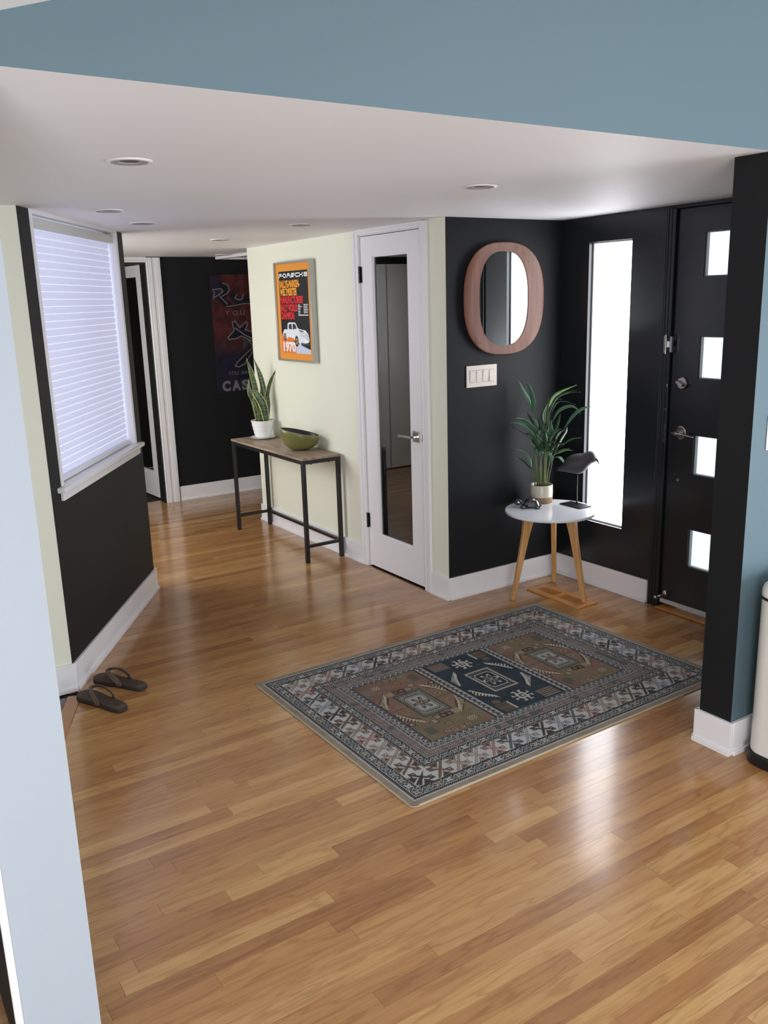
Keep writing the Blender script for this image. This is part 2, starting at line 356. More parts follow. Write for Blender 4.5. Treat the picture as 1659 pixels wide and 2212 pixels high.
baseboard('baseboard_far', (2.548, YF, 0), (4.9, YF, 0), (0, -1, 0))
baseboard('baseboard_left_return', (-1.4, 3.798, 0), (.79, 3.798, 0), (0, -1, 0))
b_ = A0+U*1.415; baseboard('baseboard_window', A0-U*.0+NN*.0, b_, NN)
baseboard('baseboard_kitchen', (2.6200, 1.747, 0), (4.5, 1.747, 0), (0, -1, 0))
baseboard('baseboard_kitchen_end', (2.62, 1.733, 0), (2.62, 1.895, 0), (-1, 0, 0))
baseboard('baseboard_kitchen_back', (2.61, 1.882, 0), (3.6, 1.882, 0), (0, 1, 0))

# ------------------------------------------------------------------ window with cellular shade (left)
win = empty('window_1', A0, kind='structure', rotz=math.atan2(U.y, U.x))
ML = Matrix.Diagonal((1, -1, 1, 1))      # local y points into the wall; n = -y
def wb(*bs, **k): return boxes(*[((a[0], -b[1], a[2]), (b[0], -a[1], b[2])) for a, b in bs], **k)
s0, s1, sz = WO; zt = 2.078
finish('window_frame', wb(((s0-.0, -.12, sz), (s0+.028, .004, zt)), ((s1-.028, -.12, sz), (s1, .004, zt)), ((s0+.028, -.12, 2.050), (s1-.028, .004, zt))), WHITE, win, bevel=.002)
finish('window_sill', wb(((s0-.045, -.10, .888), (s1+.04, .036, .912))), WHITE, win, bevel=.005)
finish('window_apron', wb(((s0-.02, .0005, .850), (s1+.012, .016, .888))), WHITE, win, bevel=.003)
finish('window_pane', wb(((s0+.028, -.115, .912), (s1-.028, -.105, 2.05))), mat('window_daylight', (235, 240, 248), .4, emit=(232, 240, 255), estr=1.15), win)
shade = empty('cellular_shade', A0, 'white pleated cellular shade lowered over the left window', 'window shade', rotz=math.atan2(U.y, U.x))
finish('headrail', wb(((s0+.030, -.065, 2.000), (s1-.030, -.012, 2.041)), ((s0+.05, -.045, 2.041), (s0+.09, -.03, 2.049)), ((s1-.09, -.045, 2.041), (s1-.05, -.03, 2.049))), mat('shade_rail', (205, 204, 202), .4), shade, bevel=.003)
finish('bottom_rail', wb(((s0+.034, -.055, .916), (s1-.040, -.022, .938))), mat('shade_rail_white', (228, 228, 232), .4), shade, bevel=.003)
SHF = mat('shade_cloth', (200, 202, 222), .8, spec=.1, emit=(196, 200, 228), estr=.5)  # emission stands in for daylight coming through the cloth
SHL = mat('shade_seam_glow', (225, 228, 240), .8, spec=.1, emit=(222, 228, 246), estr=.72)  # stronger emission imitates daylight showing at the pleat creases
bm = bmesh.new(); zb, ze = .938, 2.000; n = 33; ph = (ze-zb)/n; a_, b__ = s0+.034, s1-.044
prof = []
for i in range(n):
    z0 = zb+i*ph
    for t, d in ((0, .0), (.05, .002), (.2, .0045), (.5, .006), (.8, .0045), (.95, .002)): prof.append((z0+t*ph, d, t))
prof.append((ze, 0, 0))
va = [bm.verts.new((a_, .043-d, z)) for z, d, t in prof]; vb = [bm.verts.new((b__, .043-d, z)) for z, d, t in prof]
for i in range(len(prof)-1):
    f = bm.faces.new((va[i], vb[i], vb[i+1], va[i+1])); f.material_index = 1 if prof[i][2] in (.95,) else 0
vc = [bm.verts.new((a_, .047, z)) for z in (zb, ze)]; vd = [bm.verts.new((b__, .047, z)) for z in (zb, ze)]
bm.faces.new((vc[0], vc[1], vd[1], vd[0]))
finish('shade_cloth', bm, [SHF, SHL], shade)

# ------------------------------------------------------------------ door casings
def casing(M, w, h, width, fluted=True, parent=None, name='door_casing'):
    """casing around an opening of clear size w x h; local x along wall, y out of wall, z up; opening starts at x=0"""
    bm = bmesh.new()
    steps = ((0, 1, .011), (.10, .34, .016), (.42, .58, .0135), (.66, .97, .018)) if fluted else ((0, 1, .012), (.5, 1, .018))
    for a, b, t in steps:
        box(bm, (-b*width, .0004, 0), (-a*width, t, h+b*width), M=M)
        box(bm, (w+a*width, .0004, 0), (w+b*width, t, h+b*width), M=M)
        box(bm, (-a*width, .0004, h+a*width), (w+a*width, t, min(h+b*width, h+b*width)), M=M)
    return bm
GLASS = bpy.data.materials.new('door_glass'); GLASS.use_nodes = True
nt = GLASS.node_tree; nt.nodes.clear(); out = nt.nodes.new('ShaderNodeOutputMaterial'); mx = nt.nodes.new('ShaderNodeMixShader')
tr = nt.nodes.new('ShaderNodeBsdfTransparent'); tr.inputs[0].default_value = (.42, .45, .44, 1); gl = nt.nodes.new('ShaderNodeBsdfGlossy'); gl.inputs['Roughness'].default_value = .01; gl.inputs[0].default_value = (1, 1, 1, 1)
fr = nt.nodes.new('ShaderNodeFresnel'); fr.inputs[0].default_value = 1.75
nt.links.new(fr.outputs[0], mx.inputs[0]); nt.links.new(tr.outputs[0], mx.inputs[1]); nt.links.new(gl.outputs[0], mx.inputs[2]); nt.links.new(mx.outputs[0], out.inputs[0])

# closet door (white, full glass lite)
XC = XM-.0015
d2 = empty('door_2', (XC, 3.935, 0), kind='structure')
MC = Matrix.Identity(4)
def cb(*bs): return boxes(*bs)
# local: x out of the closet is -x ; y along wall
bm = bmesh.new()
def cas(y0, y1, z0, z1, t): box(bm, (-t, y0, z0), (-.0004, y1, z1))
zt2 = 2.064
for y0, y1 in ((-.068, -.006), (.618, .680)):
    near = y0 < 0
    cas(y0+.0015, y1-.0015, 0, zt2-.001, .012)
    o0, o1 = (y0, y0+.03) if near else (y1-.03, y1)
    cas(o0, o1, 0, zt2, .019)
    cas(*((y1-.012, y1-.0005) if near else (y0+.0005, y0+.012)), 0, 2.04, .015)
cas(-.006, .618, 2.036, zt2, .012); cas(-.038, .650, zt2-.013, zt2+.002, .019)
finish('door_casing', bm, WHITE, d2, bevel=.002)
bm = boxes(((.0, -.006, 0), (.10, 0, 2.036)), ((.0, .612, 0), (.10, .618, 2.036)), ((.0, 0, 2.030), (.10, .612, 2.036)))
finish('door_jamb', bm, WHITE, d2)
leaf_y0, leaf_y1 = .003, .609
gy0, gy1, gz0, gz1 = .131, .490, .227, 1.914
bm = boxes(((.002, leaf_y0, .012), (.037, gy0, 2.026)), ((.002, gy1, .012), (.037, leaf_y1, 2.026)), ((.002, gy0, .012), (.037, gy1, gz0)), ((.002, gy0, gz1), (.037, gy1, 2.026)))
leaf = finish('door_leaf', bm, WHITE, d2)
finish('glazing_bead', boxes(((.008, gy0, gz0), (.016, gy0+.008, gz1)), ((.008, gy1-.008, gz0), (.016, gy1, gz1)), ((.008, gy0+.008, gz0), (.016, gy1-.008, gz0+.008)), ((.008, gy0+.008, gz1-.008), (.016, gy1-.008, gz1))), WHITE, leaf)
finish('door_glass', boxes(((.016, gy0, gz0), (.021, gy1, gz1))), GLASS, leaf)
def hinge(z, parent): 
    bm = bmesh.new(); tube(bm, [(-.010, .611, z-.047), (-.010, .611, z+.047)], .006, 10); box(bm, (-.003, .600, z-.045), (.001, .632, z+.045)); box(bm, (-.013, .628, z-.045), (-.010, .620, z+.045))
    return finish('hinge', bm, BLKMET, parent)
hinge(1.812, d2); hinge(.306, d2)
hd = finish('door_handle', boxes(((-.008, .038, .870), (.002, .098, .932)), ((-.052, .063, .894), (-.008, .076, .907)), ((-.056, .062, .893), (-.044, .182, .908))), CHROME, leaf, bevel=.002)
finish('strike_plate', boxes(((-.0165, -.0125, .880), (-.0145, -.0065, .925))), CHROME, d2)

# far doorway: casing + open glazed leaf
d3 = empty('door_3', (1.56, YF, 0), kind='structure')
bm = bmesh.new()
W3, H3, CW = .865, 2.012, .115
for a, b, t in ((0, 1, .010), (.05, .12, .016), (.18, .40, .019), (.46, .56, .014), (.62, .92, .019), (.95, 1., .024)):
    box(bm, (W3+a*CW-.002, -t, 0), (W3+b*CW-.002, -.0004, 2.05)); box(bm, (.002-b*CW, -t, 0), (.002-a*CW, -.0004, 2.05))
for a, b, t in ((0, 1, .010), (.1, .3, .018), (.5, .9, .022)):
    box(bm, (0, -t, H3+a*.045), (W3, -.0004, H3+b*.045))
finish('door_casing', bm, WHITE, d3, bevel=.0015)
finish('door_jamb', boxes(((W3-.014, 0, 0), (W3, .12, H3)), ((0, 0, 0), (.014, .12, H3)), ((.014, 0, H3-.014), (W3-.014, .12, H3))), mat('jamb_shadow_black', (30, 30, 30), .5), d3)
# leaf frame, hinge corner near (2.466,7.373), running to (2.411,7.64)
hb = Vector((2.428, 7.357, 0)); ld = (Vector((2.411, 7.637, 0))-hb).normalized(); ln = Vector((ld.y, -ld.x, 0))
lf = empty('door_leaf', hb-Vector((1.56, YF, 0)), rotz=math.atan2(ld.y, ld.x)); lf.parent = d3
lz = 2.0
lfm = finish('door_panel', boxes(((0, -.038, .012), (.115, 0, lz)), ((.655, -.038, .012), (.77, 0, lz)), ((.115, -.038, .012), (.655, 0, .24)), ((.115, -.038, 1.905), (.655, 0, lz))), WHITE, lf)
finish('door_glass', boxes(((.115, -.022, .24), (.655, -.016, 1.905))), GLASS, lf)
for z in (1.80, .30): finish('hinge', boxes(((-.004, -.05, z-.05), (.0, -.004, z+.05)), ((-.012, -.058, z-.05), (.012, -.04, z+.05))), BLKMET, lf)

# white bifold doors on the far wall left of the doorway (seen mirrored in the closet glass)
d4 = empty('door_4', (.62, YF, 0), kind='structure')
for i in range(2):
    finish('door_panel', boxes(((i*.33, -.03, .01), (i*.33+.322, -.002, 1.99))), WHITE, d4, bevel=.004)

# ------------------------------------------------------------------ sidelight window
w2 = empty('window_2', (XD, SL[0], SL[2]), kind='structure')
FROST = mat('frosted_glass_lit', (235, 240, 245), .35, emit=(250, 251, 255), estr=8)
FROSTD = mat('frosted_door_glass_lit', (225, 238, 240), .35, emit=(228, 242, 244), estr=1.05)
sw, sh = SL[1]-SL[0], SL[3]-SL[2]
finish('window_pane', boxes(((.055, .0, .0), (.062, sw, sh))), FROST, w2)
finish('window_frame', boxes(((.028, sw-.010, 0), (.055, sw, sh)), ((.028, 0, 0), (.055, .010, sh)), ((.028, .010, 0), (.055, sw-.010, .008)), ((.028, .010, sh-.008), (.055, sw-.010, sh))), mat('sidelight_frame', (196, 200, 208), .4), w2, bevel=.002)

# ------------------------------------------------------------------ front door and frame
d1 = empty('door_1', (XD+.004, 1.97, 0), kind='structure')
DW = 2.930-1.97; dt = .045
pz = ((1.730, 1.938), (1.240, 1.447), (.753, .957), (.262, .466)); py0, py1 = .588, .806
bs = [((0, .0, .03), (dt, py0, 2.052)), ((0, py1, .03), (dt, DW, 2.052))]
zz = .03
for a, b in sorted(pz): bs.append(((0, py0, zz), (dt, py1, a))); zz = b
bs.append(((0, py0, zz), (dt, py1, 2.052)))
slab = finish('door_slab', boxes(*bs), BLACKD, d1, label='black slab of the front door')
for a, b in pz:
    finish('door_pane', boxes(((.030, py0, a), (.035, py1, b))), FROSTD, d1)
    finish('pane_frame', boxes(((.010, py1-.006, a), (.030, py1, b)), ((.010, py0, a), (.030, py0+.006, b)), ((.010, py0+.006, a), (.030, py1-.006, a+.005)), ((.010, py0+.006, b-.005), (.030, py1-.006, b))), mat('pane_frame_grey', (150, 150, 152), .4), d1)
def disc_x(r, x0, x1, y, z, seg=28, r2=None):
    bm = bmesh.new(); lathe(bm, [(0, 0), (r, 0), (r, (x1-x0)*.7), ((r2 or r*.86), x1-x0), (0, x1-x0)], seg)
    bm.transform(Matrix(((0, 0, -1, x0), (0, 1, 0, y), (1, 0, 0, z), (0, 0, 0, 1)))); return bm   # axis towards -x
yd = DW-.072
bm = disc_x(.031, 0, .014, yd, 1.213); db = finish('deadbolt', bm, CHROME, slab, smooth=False, bevel=.001)
bm = bmesh.new(); box(bm, (-.034, yd-.022, 1.206), (-.014, yd+.022, 1.219)); bm.transform(Matrix.Translation((0, yd, 1.213)) @ Matrix.Rotation(.45, 4, 'X') @ Matrix.Translation((0, -yd, -1.213)))
finish('thumb_turn', bm, CHROME, slab, bevel=.002)
bm = disc_x(.034, 0, .010, yd-.006, .962); tube(bm, [(-.008, yd-.006, .962), (-.052, yd-.006, .962)], .011, 14)
finish('rose', bm, CHROME, slab)
bm = bmesh.new(); tube(bm, [(-.048, yd+.010, .964), (-.052, yd-.02, .964), (-.054, yd-.115, .958)], [.011, .009, .008], 12, flat=.6); finish('door_handle', bm, CHROME, slab, smooth=True)
finish('door_viewer', disc_x(.0085, 0, .006, yd-.004, .715, 16), CHROME, slab)
bm = boxes(((-.006, .0, .028), (0, DW, .050))); finish('door_sweep', bm, mat('door_sweep_alu', (196, 192, 192), .4), d1, label='pale door sweep')
thr = finish('threshold', boxes(((-.052, -.02, 0), (.05, DW-.005, .016))), mat('threshold_oak', (186, 124, 52), .3, var=.3, vscale=14, coat=.2), d1, bevel=.006, label='orange oak threshold')
st_ = bmesh.new(); tube(st_, [(-.002, DW-.035, .082), (-.05, DW-.012, .068)], .0055, 12); lathe(st_, [(0, -.02), (.013, -.015), (.018, 0), (.013, .015), (0, .02)], 16, (-.008, DW-.038, .088)); lathe(st_, [(0, -.012), (.009, -.008), (.011, 0), (.009, .008), (0, .012)], 12, (-.054, DW-.01, .067))
finish('door_stop', st_, CHROME, slab, smooth=True)
# frame of the front door: post between sidelight and door
finish('door_frame', boxes(((-.018, DW+.006, 0), (.10, DW+.026, 2.058)), ((-.016, DW+.030, 0), (-.005, DW+.060, 2.062)), ((-.020, DW+.046, 0), (-.005, DW+.056, 2.062)), ((-.012, DW+.064, 0), (-.005, DW+.080, 2.062))), BLACKD, d1, bevel=.002)
finish('door_stop_strip', boxes(((.0465, 0, 2.03), (.12, DW+.02, 2.08)), ((.0465, DW-.01, 0), (.12, DW+.02, 2.03))), BLACKD, d1)
bm = boxes(((-.030, DW+.028, 1.362), (-.0165, DW+.034, 1.448)), ((-.034, DW+.012, 1.372), (-.020, DW+.026, 1.438)), ((-.028, DW-.012, 1.366), (-.014, DW-.002, 1.444)), ((-.026, DW-.004, 1.39), (-.020, DW+.03, 1.42))); tube(bm, [(-.034, DW+.019, 1.357), (-.034, DW+.019, 1.453)], .006, 12)
finish('door_guard', bm, CHROME, d1, label='chrome swing door guard')
finish('strike_plate', boxes(((-.0185, DW+.008, .90), (-.0165, DW+.018, 1.0)), ((-.0185, DW+.008, 1.19), (-.0165, DW+.014, 1.205)), ((-.0185, DW+.008, 1.07), (-.0165, DW+.018, 1.082))), CHROME, d1)

# ------------------------------------------------------------------ recessed ceiling lights
RING = mat('downlight_ring', (236, 232, 230), .35); BAF = mat('downlight_baffle', (165, 160, 158), .5); LENS = mat('downlight_bulb', (70, 66, 64), .4)
labs = ['round recessed ceiling light nearest the blue beam, on the left', 'recessed ceiling light beside the left window, nearer of two', 'recessed ceiling light at the far end of the left window', 'recessed ceiling light in front of the oval mirror wall',
        'recessed ceiling light above the green bowl and poster', 'recessed ceiling light over the far hallway, behind the window wall', 'farthest recessed ceiling light, beside the attic hatch']
def make_light(i, x, y):
    z = zc(y); t = empty('ceiling_light', (x, y, z), labs[i], 'ceiling light', 'recessed lights in the white ceiling')
    bm = bmesh.new(); lathe(bm, [(.066, -.0003), (.066, -.0025), (.062, -.005), (.052, -.0055), (.030, -.0025), (.030, -.0004)], 40); finish('ring', bm, [RING], t, smooth=True)
    bm = bmesh.new(); lathe(bm, [(.0525, -.0058), (.042, -.0048), (.031, -.0030)], 40); finish('baffle', bm, BAF, t, smooth=True)
    bm = bmesh.new(); lathe(bm, [(.0305, -.0020), (.018, -.003), (0, -.0034)], 32); finish('bulb', bm, LENS, t, smooth=True)
for i, (x, y) in enumerate(((.866, 2.63), (1.166, 3.878), (1.481, 4.385), (2.25, 2.724), (2.303, 4.279), (2.291, 5.336), (2.97, 6.87))): make_light(i, x, y)
zh = zc(6.9); hatch = empty('ceiling_hatch', (3.36, 6.85, zh), 'white framed attic hatch in the far hallway ceiling', 'hatch')
finish('frame', boxes(((-.33, -.34, -.024), (-.28, .34, -.0005)), ((.28, -.34, -.024), (.33, .34, -.0005)), ((-.28, -.34, -.024), (.28, -.29, -.0005)), ((-.28, .29, -.024), (.28, .34, -.0005))), WHITE, hatch, bevel=.003)
finish('panel', boxes(((-.28, -.29, -.010), (.28, .29, -.0008))), CEIL, hatch)


# ------------------------------------------------------------------ rug: pattern woven into a fine grid
RW, RH = 1.725, 1.222; CELL = .003
def rug_colors(X, Y):
    sc = lambda *c: np.array(s2l(c), np.float32)
    TAN, BLK, NAVY, LT, GR, RUST, BRN, MAU = sc(148, 134, 118), sc(38, 40, 44), sc(46, 58, 68), sc(172, 171, 168), sc(112, 115, 116), sc(120, 92, 84), sc(116, 98, 78), sc(118, 106, 104)
    out = np.zeros(X.shape+(3,), np.float32); out[:] = TAN
    def noise(s, seed):
        r = np.random.default_rng(seed).random((64, 64)); gx = X*s+7; gy = Y*s+3
        ix, iy = np.floor(gx).astype(int), np.floor(gy).astype(int); fx, fy = gx-ix, gy-iy
        fx = fx*fx*(3-2*fx); fy = fy*fy*(3-2*fy); g = lambda a, b: r[a % 64, b % 64]
        return (g(ix, iy)*(1-fx)+g(ix+1, iy)*fx)*(1-fy)+(g(ix, iy+1)*(1-fx)+g(ix+1, iy+1)*fx)*fy
    dl, dr, db, dtp = X, RW-X, Y, RH-Y; d = np.minimum(np.minimum(dl, dr), np.minimum(db, dtp))
    horiz = np.minimum(db, dtp) <= np.minimum(dl, dr)
    t = np.where(horiz, X-RW/2, Y-RH/2); sgn = np.where(horiz, np.where(db < dtp, 1, -1), np.where(dl < dr, 1, -1))
    def put(m, c): out[m] = c
    put(d < .03, TAN*.92); n = noise(14, 1); m = d < .03; out[m] = (TAN*(1-.25*n[..., None])*.95+RUST*.12*n[..., None])[m]
    put(d < .006, sc(176, 168, 150))
    put((d > .030) & (d < .034), LT); put((d > .034) & (d < .046), BLK)
    put((d > .037) & (d < .042) & (np.mod(t, .009) < .0042), LT); put((d > .046) & (d < .049), LT)
    def floral(a, b, seed, pitch=.047):
        m = (d >= a) & (d < b); c = (a+b)/2; v = d-c; hw = (b-a)/2
        L = np.where(horiz, RW-2*c, RH-2*c); nrep = np.round(L/pitch); p = L/nrep
        u0 = t/p; k = np.round(u0+.5*(np.mod(nrep, 2))); u = (u0-(k-.5*np.mod(nrep, 2)))*p
        put(m, BLK); rad = np.hypot(u, v)
        cols = np.stack([LT, sc(150, 146, 140), sc(160, 142, 132), sc(158, 156, 138), sc(120, 126, 130)]); idx = (np.abs(k*7+seed+horiz*3) % 5).astype(int)
        pet = np.zeros_like(m)
        for px, py in ((1, 1), (1, -1), (-1, 1), (-1, -1)): pet |= np.hypot(u-px*.0062, v-py*.0062) < .0056
        fl = m & pet; out[fl] = cols[idx][fl]
        put(m & (rad < .0025), RUST)
        ring = m & (np.abs(rad-.0158) < .0016); put(ring, GR*.55)
        uu = (np.mod(u0+.5*np.mod(nrep, 2)+.5, 1)-.0)
        ux = np.minimum(np.abs(u-p/2), np.abs(u+p/2)); xx = m & (np.abs(ux-np.abs(v)*.8) < .0024) & (np.abs(v) < hw*.72); put(xx, sc(140, 142, 142))
        put(m & (ux < .0022) & (np.abs(np.abs(v)-hw*.72) < .003), LT)
    floral(.049, .088, 0); put((d > .088) & (d < .0905), LT*.8)
    a, b = .0905, .188; m = (d >= a) & (d < b); put(m, LT*.98)
    c = (a+b)/2; L = np.where(horiz, RW-2*c, RH-2*c); nrep = np.round(L/.083); p = L/nrep; u0 = t/p+.5*np.mod(nrep, 2); k = np.floor(u0+.5); u = (u0-k); v = (d-c)/(b-a)*sgn
    cols = np.stack([sc(58, 56, 58), sc(142, 126, 112), sc(150, 116, 108), sc(138, 146, 150), sc(104, 84, 70), sc(150, 142, 130), sc(84, 88, 96)]); idx = (np.abs(k*3+horiz*2+(sgn > 0)*1) % 7).astype(int); mc = cols[idx]
    edge = sc(70, 66, 66)
    def band(mask, core): out[m & mask] = edge; out[m & core] = mc[m & core]
    def bar(e, h, lim): band((np.abs(e) < h) & lim, (np.abs(e) < h-.022) & lim)
    bar(u*1.0-v*.9, .085, np.abs(v) < .46); bar(u*.62+v*.95, .075, np.abs(v) < .34)
    for s in (1, -1):                                   # hooks and small triangles
        U_, V_ = u*s, v*s
        hk = ((np.abs(U_-.30) < .17) & (np.abs(V_+.30) < .035)) | ((np.abs(U_-.44) < .035) & (V_ > -.33) & (V_ < -.06)) | ((np.abs(U_-.36) < .11) & (np.abs(V_+.09) < .035)) | ((np.abs(U_-.28) < .03) & (V_ > -.20) & (V_ < -.06))
        hc = ((np.abs(U_-.30) < .155) & (np.abs(V_+.30) < .02)) | ((np.abs(U_-.44) < .02) & (V_ > -.32) & (V_ < -.07)) | ((np.abs(U_-.36) < .10) & (np.abs(V_+.09) < .02))
        band(hk, hc)
        tri = (V_ > .16) & (V_ < .47) & (np.abs(U_+.02) < (V_-.14)*.75) ; band(tri, (V_ > .19) & (V_ < .445) & (np.abs(U_+.02) < (V_-.19)*.72))
        t2 = (V_ > .27) & (V_ < .40) & (np.abs(U_+.02) < (V_-.26)*.8); out[m & t2] = sc(60, 50, 50)
    put(m & (np.abs(np.abs(v)-.49) < .02), edge)
    floral(.190, .233, 2); put((d > .233) & (d < .2355), LT*.8)
    m = (d >= .2355) & (d < .274); put(m, MAU*.72); q = (np.mod(t, .0115) < .005) & (np.mod(d, .0105) < .0048); put(m & q, LT*.82); q = (np.mod(t+.006, .0115) < .004) & (np.mod(d+.005, .0105) < .004); put(m & q, RUST*.9)
    nn = noise(30, 4); put(m & (nn > .72) & ~q, GR*.5)
    for x0, x1, cc in ((.274, .278, LT), (.278, .289, BLK), (.289, .293, LT), (.293, .296, BLK)): put((d >= x0) & (d < x1), cc)
    put((d > .281) & (d < .286) & (np.mod(t, .010) < .005), LT*.8)
    m = (d >= .296) & (d < .322); put(m, sc(74, 80, 86)); tt = np.abs(np.mod(t, .030)-.015); put(m & ((d-.296) < (tt*1.5)), sc(158, 152, 146)); put(m & ((d-.296) < (tt*1.5-.010)), sc(74, 70, 70))
    # field
    fld = d >= .322; n1, n2_ = noise(9, 11), noise(17, 12)
    base = np.where(((n1 > .5))[..., None], sc(112, 100, 78), sc(116, 93, 80)); base = base*(.88+.22*n2_[..., None]); out[fld] = base[fld]
    f2 = fld & (X > .700) & (X < 1.045); nb = sc(42, 53, 61)*(.85+.35*n2_[..., None]); out[f2] = nb[f2]
    for xa in (.655, 1.045):
        m = fld & (X >= xa) & (X < xa+.045); put(m, sc(84, 88, 92)); xx = (X-xa)/.045; tt = np.abs(np.mod(Y, .030)-.015)/.015
        put(m & (xx < .5-tt*.35), sc(158, 152, 146)); put(m & (xx > .5+(1-tt)*.35), sc(150, 146, 142)); put(m & (np.abs(xx-.5) < .12*(1-tt)), BLK); put(m & ((xx < .06) | (xx > .94)), BLK)
    def inpoly(PX, PY, poly):
        ins = np.zeros(PX.shape, bool); j = len(poly)-1
        for i in range(len(poly)):
            xi, yi = poly[i]; xj, yj = poly[j]; cnd = ((yi > PY) != (yj > PY)) & (PX < (xj-xi)*(PY-yi)/(yj-yi+1e-12)+xi); ins ^= cnd; j = i
        return ins
    for pi, (cx, lo, hi) in enumerate(((.490, .322, .655), (.873, .700, 1.045), (1.249, 1.090, 1.403))):
        S = fld & (X > lo) & (X < hi); U_ = X-cx; V_ = Y-RH/2; au, av = np.abs(U_), np.abs(V_); nv = pi == 1
        lt = sc(176, 174, 166) if nv else sc(164, 152, 130); ltd = sc(150, 148, 140)
        if not nv:
            put(S & (np.abs(av-.0) < .0035) & (au > .07), BLK*1.3); put(S & (au < .0035) & (av > .11) & (av < .15), BLK*1.3)
            rr = S & (au > .075) & (av < .12); out[rr] = (out*.5+sc(124, 94, 84)*.5)[rr]
        # medallion
        M_ = S & (au < .072) & (av < .114); put(M_, sc(58, 50, 48) if not nv else sc(74, 56, 50)); put(S & (au < .066) & (av < .108), sc(120, 128, 122) if not nv else LT)
        put(S & (au < .066) & (av < .108) & (np.mod(U_+V_, .008) < .004), sc(78, 82, 78) if not nv else sc(150, 148, 144)); put(S & (au < .058) & (av < .100), sc(52, 56, 56))
        put(S & (au < .055) & (av < .097), sc(118, 122, 116) if not nv else sc(70, 74, 80))
        oc = au/.055+av/.097
        put(S & (au < .052) & (av < .08) & (oc < 1.50), BLK); put(S & (au < .049) & (av < .076) & (oc < 1.44), lt*.9); put(S & (au < .044) & (av < .070) & (oc < 1.34), BLK); put(S & (au < .041) & (av < .066) & (oc < 1.30), sc(150, 150, 144) if not nv else sc(42, 46, 52))
        ang = np.arctan2(V_*.72, U_); rad = np.hypot(U_, V_*.72); star = rad < (.030+.013*np.cos(6*ang)); put(S & star, sc(58, 62, 62) if not nv else lt); put(S & (rad < .022+.011*np.cos(6*ang)), sc(120, 112, 104) if not nv else sc(44, 48, 56)); put(S & (rad < .010), sc(96, 52, 50) if not nv else sc(120, 98, 92)); put(S & (rad < .004), LT*.8)
        # combs, four quadrants
        comb = [(.088, .168), (.104, .150), (.112, .112), (.148, .052), (.152, .026), (.158, .022), (.163, .090), (.120, .150)]
        cm = inpoly(au, av, [(.083, .172), (.165, .086), (.160, .018), (.128, .060), (.090, .120)])
        ss = (au-.083)*(-.5)+(av-.02)*.86; put(S & cm, BLK if nv else sc(66, 56, 52))
        cm2 = inpoly(au, av, [(.088, .162), (.160, .086), (.156, .030), (.132, .068), (.098, .122)]); tooth = np.mod(au*1.0-av*.9, .019) < .010
        put(S & cm2 & tooth, lt); put(S & inpoly(au, av, [(.086, .164), (.128, .098), (.157, .026), (.150, .026), (.120, .092), (.092, .130)]), lt)
        # end motifs
        if nv:
            for s in (1, -1):
                u_, v_ = U_*s, V_*s-.205
                crab = ((np.abs(u_) < .022) & (np.abs(v_) < .024)) | ((np.abs(v_-.010) < .0035) & (np.abs(u_) < .044)) | ((np.abs(v_+.010) < .0035) & (np.abs(u_) < .044)) | ((np.abs(np.abs(u_)-.012) < .0035) & (np.abs(v_) < .046)) | ((np.abs(np.abs(u_)-.042) < .004) & (np.abs(v_) < .022) & (np.abs(v_) > .008)) | ((np.abs(np.abs(v_)-.044) < .004) & (np.abs(u_) < .024) & (np.abs(u_) > .008))
                put(S & crab, lt); put(S & (np.abs(u_) < .013) & (np.abs(v_) < .015), sc(72, 60, 56)); put(S & (np.abs(u_) < .006) & (np.abs(v_) < .007), lt)
                st = (np.abs(U_*s+.112) < .045) & (np.abs(V_*s-.243) < .037); put(S & st, sc(96, 80, 66)); put(S & st & (np.mod(V_, .015) < .006), sc(66, 56, 52)); put(S & st & (np.mod(V_+.002, .015) < .002), lt*.8)
                st = (np.abs(U_*s-.124) < .036) & (np.abs(V_*s-.243) < .037); put(S & st, sc(104, 88, 72)); put(S & st & (np.mod(V_, .013) < .005), sc(60, 54, 52)); put(S & st & (np.abs(U_*s-.092) < .004), lt)
                put(S & (np.hypot(U_*s-.130, (V_*s-.185)) < .018), sc(98, 84, 68)); put(S & (np.abs(np.hypot(U_*s-.055, V_*s-.150)) < .008), sc(70, 66, 66))
        else:
            for s in (1, -1):
                for qx, qy in ((-.004, .145), (.028, .140), (.058, .165), (-.034, .145)):
                    e = np.maximum(np.abs(U_-s*qx), np.abs(V_-s*qy)*.9); put(S & (e < .0145), sc(52, 42, 42)); put(S & (e < .011), lt*.85 if qx > 0 else sc(80, 60, 58)); put(S & (e < .006) & (np.mod(U_+V_, .008) < .004), sc(84, 60, 58) if qx > 0 else lt*.8)
                for j, (qx, qy) in enumerate(((-.04, .262), (-.005, .266), (.032, .266), (.066, .262), (.022, .216))):
                    e = np.maximum(np.abs(U_-s*qx), np.abs(V_-s*qy)); put(S & (e < .014), sc(70, 52, 50)); put(S & (e < .0115), sc(136, 122, 98)); put(S & (e < .005), sc(96, 70, 62))
                bb = (np.abs(U_-s*.118) < .022) & (np.abs(V_-s*.222) < .030); put(S & bb, sc(62, 62, 62)); put(S & bb & (np.mod(V_, .009) < .004), sc(118, 112, 104))
                bb = (np.abs(U_+s*.136) < .026) & (np.abs(V_-s*.205) < .020); put(S & bb, sc(66, 72, 74)); put(S & bb & (np.mod(U_+V_, .010) < .003), lt)
                bb = (np.abs(U_+s*.085) < .020) & (np.abs(V_-s*.232) < .018); put(S & bb & (np.mod(U_*1.3-V_, .016) < .008), lt*.9)
                bb = (np.abs(U_+s*.075) < .022) & (np.abs(V_-s*.142) < .016); put(S & bb & (np.mod(U_, .012) < .006), lt*.85)
